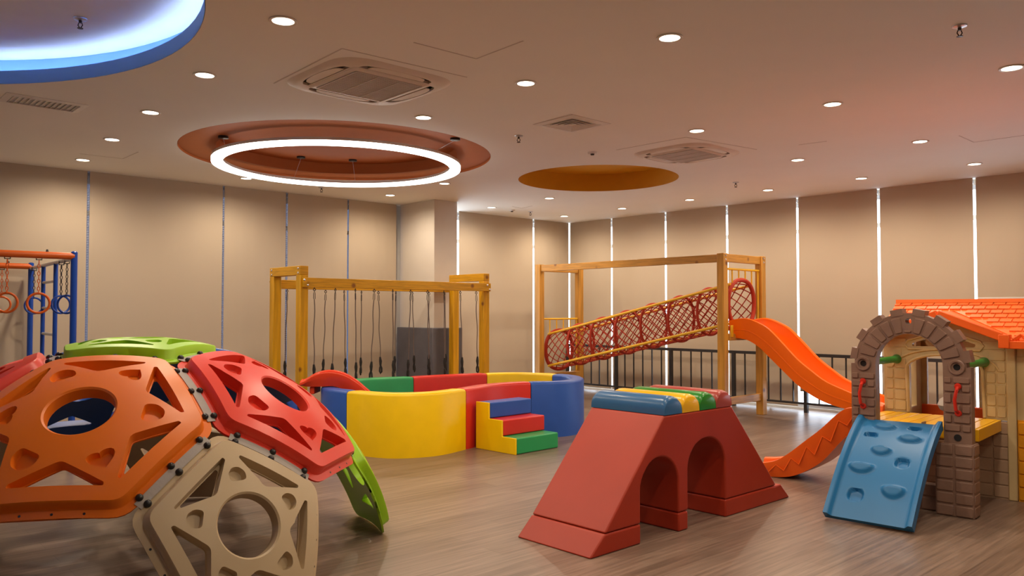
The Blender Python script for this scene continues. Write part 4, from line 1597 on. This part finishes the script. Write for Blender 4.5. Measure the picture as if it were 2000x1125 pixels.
# door surround and the wider arch moulding
mb.tube([H(-.655, WF - .008, .62)] + [H(GC + .28 * math.cos(a), WF - .008, .985 + .118 * math.sin(a)) for a in [PI - PI * k / 18 for k in range(19)]] + [H(-.095, WF - .008, .62)], .013, 6)
mb.tube([H(GC + .40 * math.cos(a), WF - .004, .93 + .215 * math.sin(a) ** .8) for a in [PI - .25 - (PI - .5) * k / 24 for k in range(25)]], .010, 6)
mb.tube([H(GC + .265, WF - .006, 1.145), H(GC + .29, WF - .006, 1.18), H(GC + .265, WF - .006, 1.215), H(GC + .04, WF - .006, 1.285), H(GC - .04, WF - .006, 1.285), H(GC - .265, WF - .006, 1.215), H(GC - .29, WF - .006, 1.18), H(GC - .265, WF - .006, 1.145)], .010, 6, True)
build(mb, 'front_wall', M['house'], house, ang=45)
mb = MB()
mb.box(H(-.37, WF + .03, .30), (.95, .06, .60), (he, hb, UP))
for r_ in range(6):
    for c_ in range(6):
        x0 = -.845 + c_ * .16 - (.0 if r_ % 2 else .0)
        blk(x0, min(x0 + .16, .105), .01 + r_ * .098, .01 + (r_ + 1) * .098)
build(mb, 'lower_wall', M['house_low'], house, ang=45)
mb = MB()
mb.box(H(.090, WF + .02, .60), (.062, .075, 1.2), (he, hb, UP))
build(mb, 'corner_post', M['house'], house, bevel=.008)
# golden lower wall and tan upper wall right of the corner post
mb = MB()
mb.box(H(.62, WF + .03, .31), (.99, .06, .62), (he, hb, UP))
for r_ in range(6):
    for c_ in range(4):
        x0 = .125 + c_ * .245
        q = round_poly([(x0 + .004, .012 + r_ * .10), (x0 + .241, .012 + r_ * .10), (x0 + .241, .104 + r_ * .10), (x0 + .004, .104 + r_ * .10)], .012, 2)
        mb.loft([[H(x, WF + .001, y) for x, y in q], [H(x, WF - .010, y) for x, y in inset(q, .004)]])
build(mb, 'golden_wall', M['gold'], house, ang=45)
mb = MB()
WB = 1.72
mb.box(H(1.05, WF + .03, .91), (.12, .06, .60), (he, hb, UP))
mb.box(H(.16, WF + .03, .91), (.08, .05, .60), (he, hb, UP))
mb.box(H(.6, WF + .03, 1.15), (.95, .06, .10), (he, hb, UP))
for s_ in (-.82, 1.08):
    mb.box(H(s_, (WF + WB) / 2, .30), (.05, WB - WF, .60), (he, hb, UP))
    mb.box(H(s_, WF + .12, .9), (.05, .14, .62), (he, hb, UP))
    mb.box(H(s_, WB - .10, .9), (.05, .14, .62), (he, hb, UP))
for s_ in (-.80, -.30, .35, 1.05):
    mb.box(H(s_, WB, .9), (.10 if s_ > -.3 or s_ < -.5 else .06, .05, .62), (he, hb, UP))
mb.box(H(.13, WB, 1.17), (1.93, .05, .09), (he, hb, UP))
build(mb, 'back_and_side_walls', M['house'], house, bevel=.006)
mb = MB()
mb.box(H(.13, WB - .01, .30), (1.86, .05, .60), (he, hb, UP))
o = build(mb, 'lower_back_wall', M['roof_trim'], house, bevel=.01)
mb = MB()
mb.box(H(-.19, WB - .06, .91), (.06, .05, .60), (he, hb, UP))
o = build(mb, 'inner_post', M['t_maroon'], house, bevel=.006)
mb = MB()
c0 = H(-.44, 1.38, 0)
mb.lathe([(.02, 0), (.03, .3), (.05, .56), (.12, .60), (.14, .64), (.12, .69), (.06, .73), (0, .74)], c0, 24)
o = build(mb, 'rounded_counter', M['white_plastic'], house)
o['label'] = 'rounded white seat inside the doorway'

# roof
RZ0, RW0, RZ1, RW1 = 1.225, .70, 1.535, 1.27
def roof_pt(s, k, off=0.0):
    nrm = V(0, 0, 1) * .88 - hb * .48
    return H(s, RW0 + (RW1 - RW0) * k, RZ0 + (RZ1 - RZ0) * k) + nrm * off
rs0, rs1 = -.87, 1.15
mb = MB()
gl, gr, ap = -.845, .075, 1.455
def k_of(z):
    return (z - RZ0) / (RZ1 - RZ0)
def valley(x):
    return k_of(ap - abs(x - GC) * .40) + .02 if gl < x < gr else -1
for x0, x1 in ((rs0, gl), (gr, rs1)):
    mb.prism([roof_pt(x0, 0), roof_pt(x0, 1), roof_pt(x0, 1, -.035), roof_pt(x0, 0, -.035)], he * (x1 - x0))
mid = [(gl, valley(gl + 1e-4)), (GC, valley(GC)), (gr, valley(gr - 1e-4)), (gr, 1), (gl, 1)]
mb.loft([[roof_pt(x, k) for x, k in mid], [roof_pt(x, k, -.03) for x, k in mid]])
NR = 9
random.seed(3)
for r_ in range(NR):
    k0 = r_ / NR; k1 = (r_ + 1) / NR
    x = rs0 + (0 if r_ % 2 else -.045)
    while x < rs1:
        xa = max(x + .005, rs0); xb = min(x + .085, rs1)
        # keep the front gable's area clear
        zt_ = RZ0 + (RZ1 - RZ0) * k0
        if xb > xa + .02 and k0 + .03 > max(valley(xa), valley(xb)):
            q = [roof_pt(xa, k0, .013), roof_pt(xb, k0, .013), roof_pt(xb, k1 - .002, .004), roof_pt(xa, k1 - .002, .004)]
            g = [roof_pt(xa, k0, -.002), roof_pt(xb, k0, -.002), roof_pt(xb, k1 - .002, -.002), roof_pt(xa, k1 - .002, -.002)]
            mb.loft([g, q])
        x += .090
# rear slope
def rear_pt(s, k, off=0.0):
    nrm = V(0, 0, 1) * .88 + hb * .48
    return H(s, RW1 + (RW1 - RW0) * k, RZ1 + (RZ0 - RZ1) * k) + nrm * off
mb.prism([rear_pt(rs0, 0), rear_pt(rs0, 1), rear_pt(rs0, 1, -.035), rear_pt(rs0, 0, -.035)], he * (rs1 - rs0))
mb.beam(H(rs0 - .0, RW1, RZ1 + .008), H(rs1, RW1, RZ1 + .008), .07, .03)
# gabled front roof over the doorway
for sg, se in ((1, .075), (-1, -.845)):
    za = ap; zb_ = ap - abs(se - GC) * .40
    wa = RW0 + (za - RZ0) / (RZ1 - RZ0) * (RW1 - RW0) + .02
    wb = RW0 + (zb_ - RZ0) / (RZ1 - RZ0) * (RW1 - RW0) + .02
    top = [H(GC, RW0 - .01, za), H(se, RW0 - .01, zb_), H(se, wb, zb_), H(GC, wa, za)]
    mb.loft([top, [p - V(0, 0, .03) for p in top]])
build(mb, 'shingle_roof', M['roof'], house, ang=30)
mb = MB()
for sg, se in ((1, .06), (-1, -.83)):
    a = H(GC, RW0 - .03, ap - .022); b = H(se, RW0 - .03, ap - abs(se - GC) * .40 - .022)
    mb.beam(a, b, .035, .062, hb)
for se in (.075, -.845):
    mb.box(H(se, RW0 - .005, 1.225), (.075, .09, .105), (he, hb, UP))
mb.beam(H(.09, RW0 - .02, 1.20), H(rs1, RW0 - .02, 1.20), .04, .06, hb)
for k in range(10):
    s_ = .13 + k * .10
    mb.beam(H(s_, RW0 - .02, 1.235), H(s_ + .05, RW0 + .02, 1.275), .012, .03)
    mb.beam(H(s_ + .05, RW0 + .02, 1.275), H(s_ + .10, RW0 - .02, 1.235), .012, .03)
build(mb, 'roof_trim', M['roof_trim'], house, bevel=.008)

# climbing ramp with moulded holds
mb = MB()
RS0, RS1 = -.765, -.185
nu, nv = 64, 96
protr = [(.37, .13, .085, .028, 1), (.71, .26, .085, .028, 1), (.435, .42, .075, .032, 1), (.27, .60, .095, .034, 1), (.70, .76, .085, .038, 1)]
rec = [(.715, .10, .060, .022), (.24, .24, .062, .022), (.71, .51, .060, .036), (.29, .82, .070, .038)]
def ramp_c(v):
    # path from the deck lip to the floor, bowed upwards
    w = .0 - .72 * v
    z = .635 - .60 * v ** 1.12 + .045 * math.sin(PI * v)
    return w, z
def rough_step(x):
    return 0.0 if x <= 0 else (1.0 if x >= 1 else x * x * (3 - 2 * x))
front, backv = [], []
for j in range(nv + 1):
    v = j / nv
    w0, z0 = ramp_c(v); w1, z1 = ramp_c(min(1, v + .01)); w2, z2 = ramp_c(max(0, v - .01))
    tng = Vector((w1 - w2, z1 - z2)).normalized()
    nrm = Vector((tng.y, -tng.x))
    if nrm.y < 0: nrm = -nrm
    rowf, rowb = [], []
    for i in range(nu + 1):
        u = i / nu
        du = min(u, 1 - u) * .58
        off = .034 * (1 - rough_step((du - .022) / .035))
        if j == 0: off *= .6
        x_ = u * .58; y_ = v * .93
        for cu, cv, ra, rb, _ in protr:
            dx = (x_ - cu * .58) / (ra * .95); dy = (y_ - cv * .93) / (rb * 1.15)
            dy += .35 * dx * dx - .12
            r2 = math.sqrt(dx * dx + dy * dy)
            off += .038 * rough_step((1.12 - r2) / .45) * (0.75 + .35 * max(-1, min(1, -dy)))
        for cu, cv, ra, rb in rec:
            dx = (x_ - cu * .58) / (ra * .72); dy = (y_ - cv * .93) / (rb * 1.05)
            r2 = (abs(dx) ** 3 + abs(dy) ** 3) ** (1 / 3)
            off -= .030 * rough_step((1.10 - r2) / .22)
        s_ = RS0 + (RS1 - RS0) * u
        rowf.append(H(s_, w0 + nrm.x * off, z0 + nrm.y * off))
        rowb.append(H(s_, w0 - nrm.x * .035, max(0.0, z0 - nrm.y * .035)))
    front.append(rowf); backv.append(rowb)
vf = [[mb.bm.verts.new(p) for p in r] for r in front]
vb = [[mb.bm.verts.new(p) for p in r] for r in backv]
for j in range(nv):
    for i in range(nu):
        mb.bm.faces.new((vf[j][i], vf[j][i + 1], vf[j + 1][i + 1], vf[j + 1][i]))
        mb.bm.faces.new((vb[j][i], vb[j + 1][i], vb[j + 1][i + 1], vb[j][i + 1]))
for j in range(nv):
    mb.bm.faces.new((vf[j][0], vf[j + 1][0], vb[j + 1][0], vb[j][0]))
    mb.bm.faces.new((vf[j][nu], vb[j][nu], vb[j + 1][nu], vf[j + 1][nu]))
for i in range(nu):
    mb.bm.faces.new((vf[0][i], vb[0][i], vb[0][i + 1], vf[0][i + 1]))
    mb.bm.faces.new((vf[nv][i], vf[nv][i + 1], vb[nv][i + 1], vb[nv][i]))
ramp = build(mb, 'climbing_ramp', M['ramp'], house, ang=60)
ramp['label'] = 'blue climbing ramp with moulded holds'

# playhouse slide, with a zigzag moulding on its side
key = [(-.84, .52, .66), (-.95, .475, .665), (-1.047, .39, .628), (-1.217, .195, .465), (-1.371, .085, .335), (-1.49, .03, .235), (-1.62, .005, .15), (-1.78, .0, .11), (-1.90, .0, .095)]
sm = catmull(key, 5, False)
mb = MB()
chute(mb, [(H(s_, .38, 0), zb, zt_, hb * .42) for s_, zb, zt_ in sm], .42, fh=.035)
Pz = []
for k in range(0, 12):
    s_ = -.93 - k * .068
    zb = [q for q in sm if q[0] <= s_][0]
    fr = .78 if (k // 1) % 2 == 0 else .38
    Pz.append(H(s_, .366 + (.008 if fr > .6 else .012), zb[1] + (zb[2] - zb[1]) * fr))
mb.tube(Pz, .006, 6)
o = build(mb, 'playhouse_slide', M['slide2'], house, ang=40)
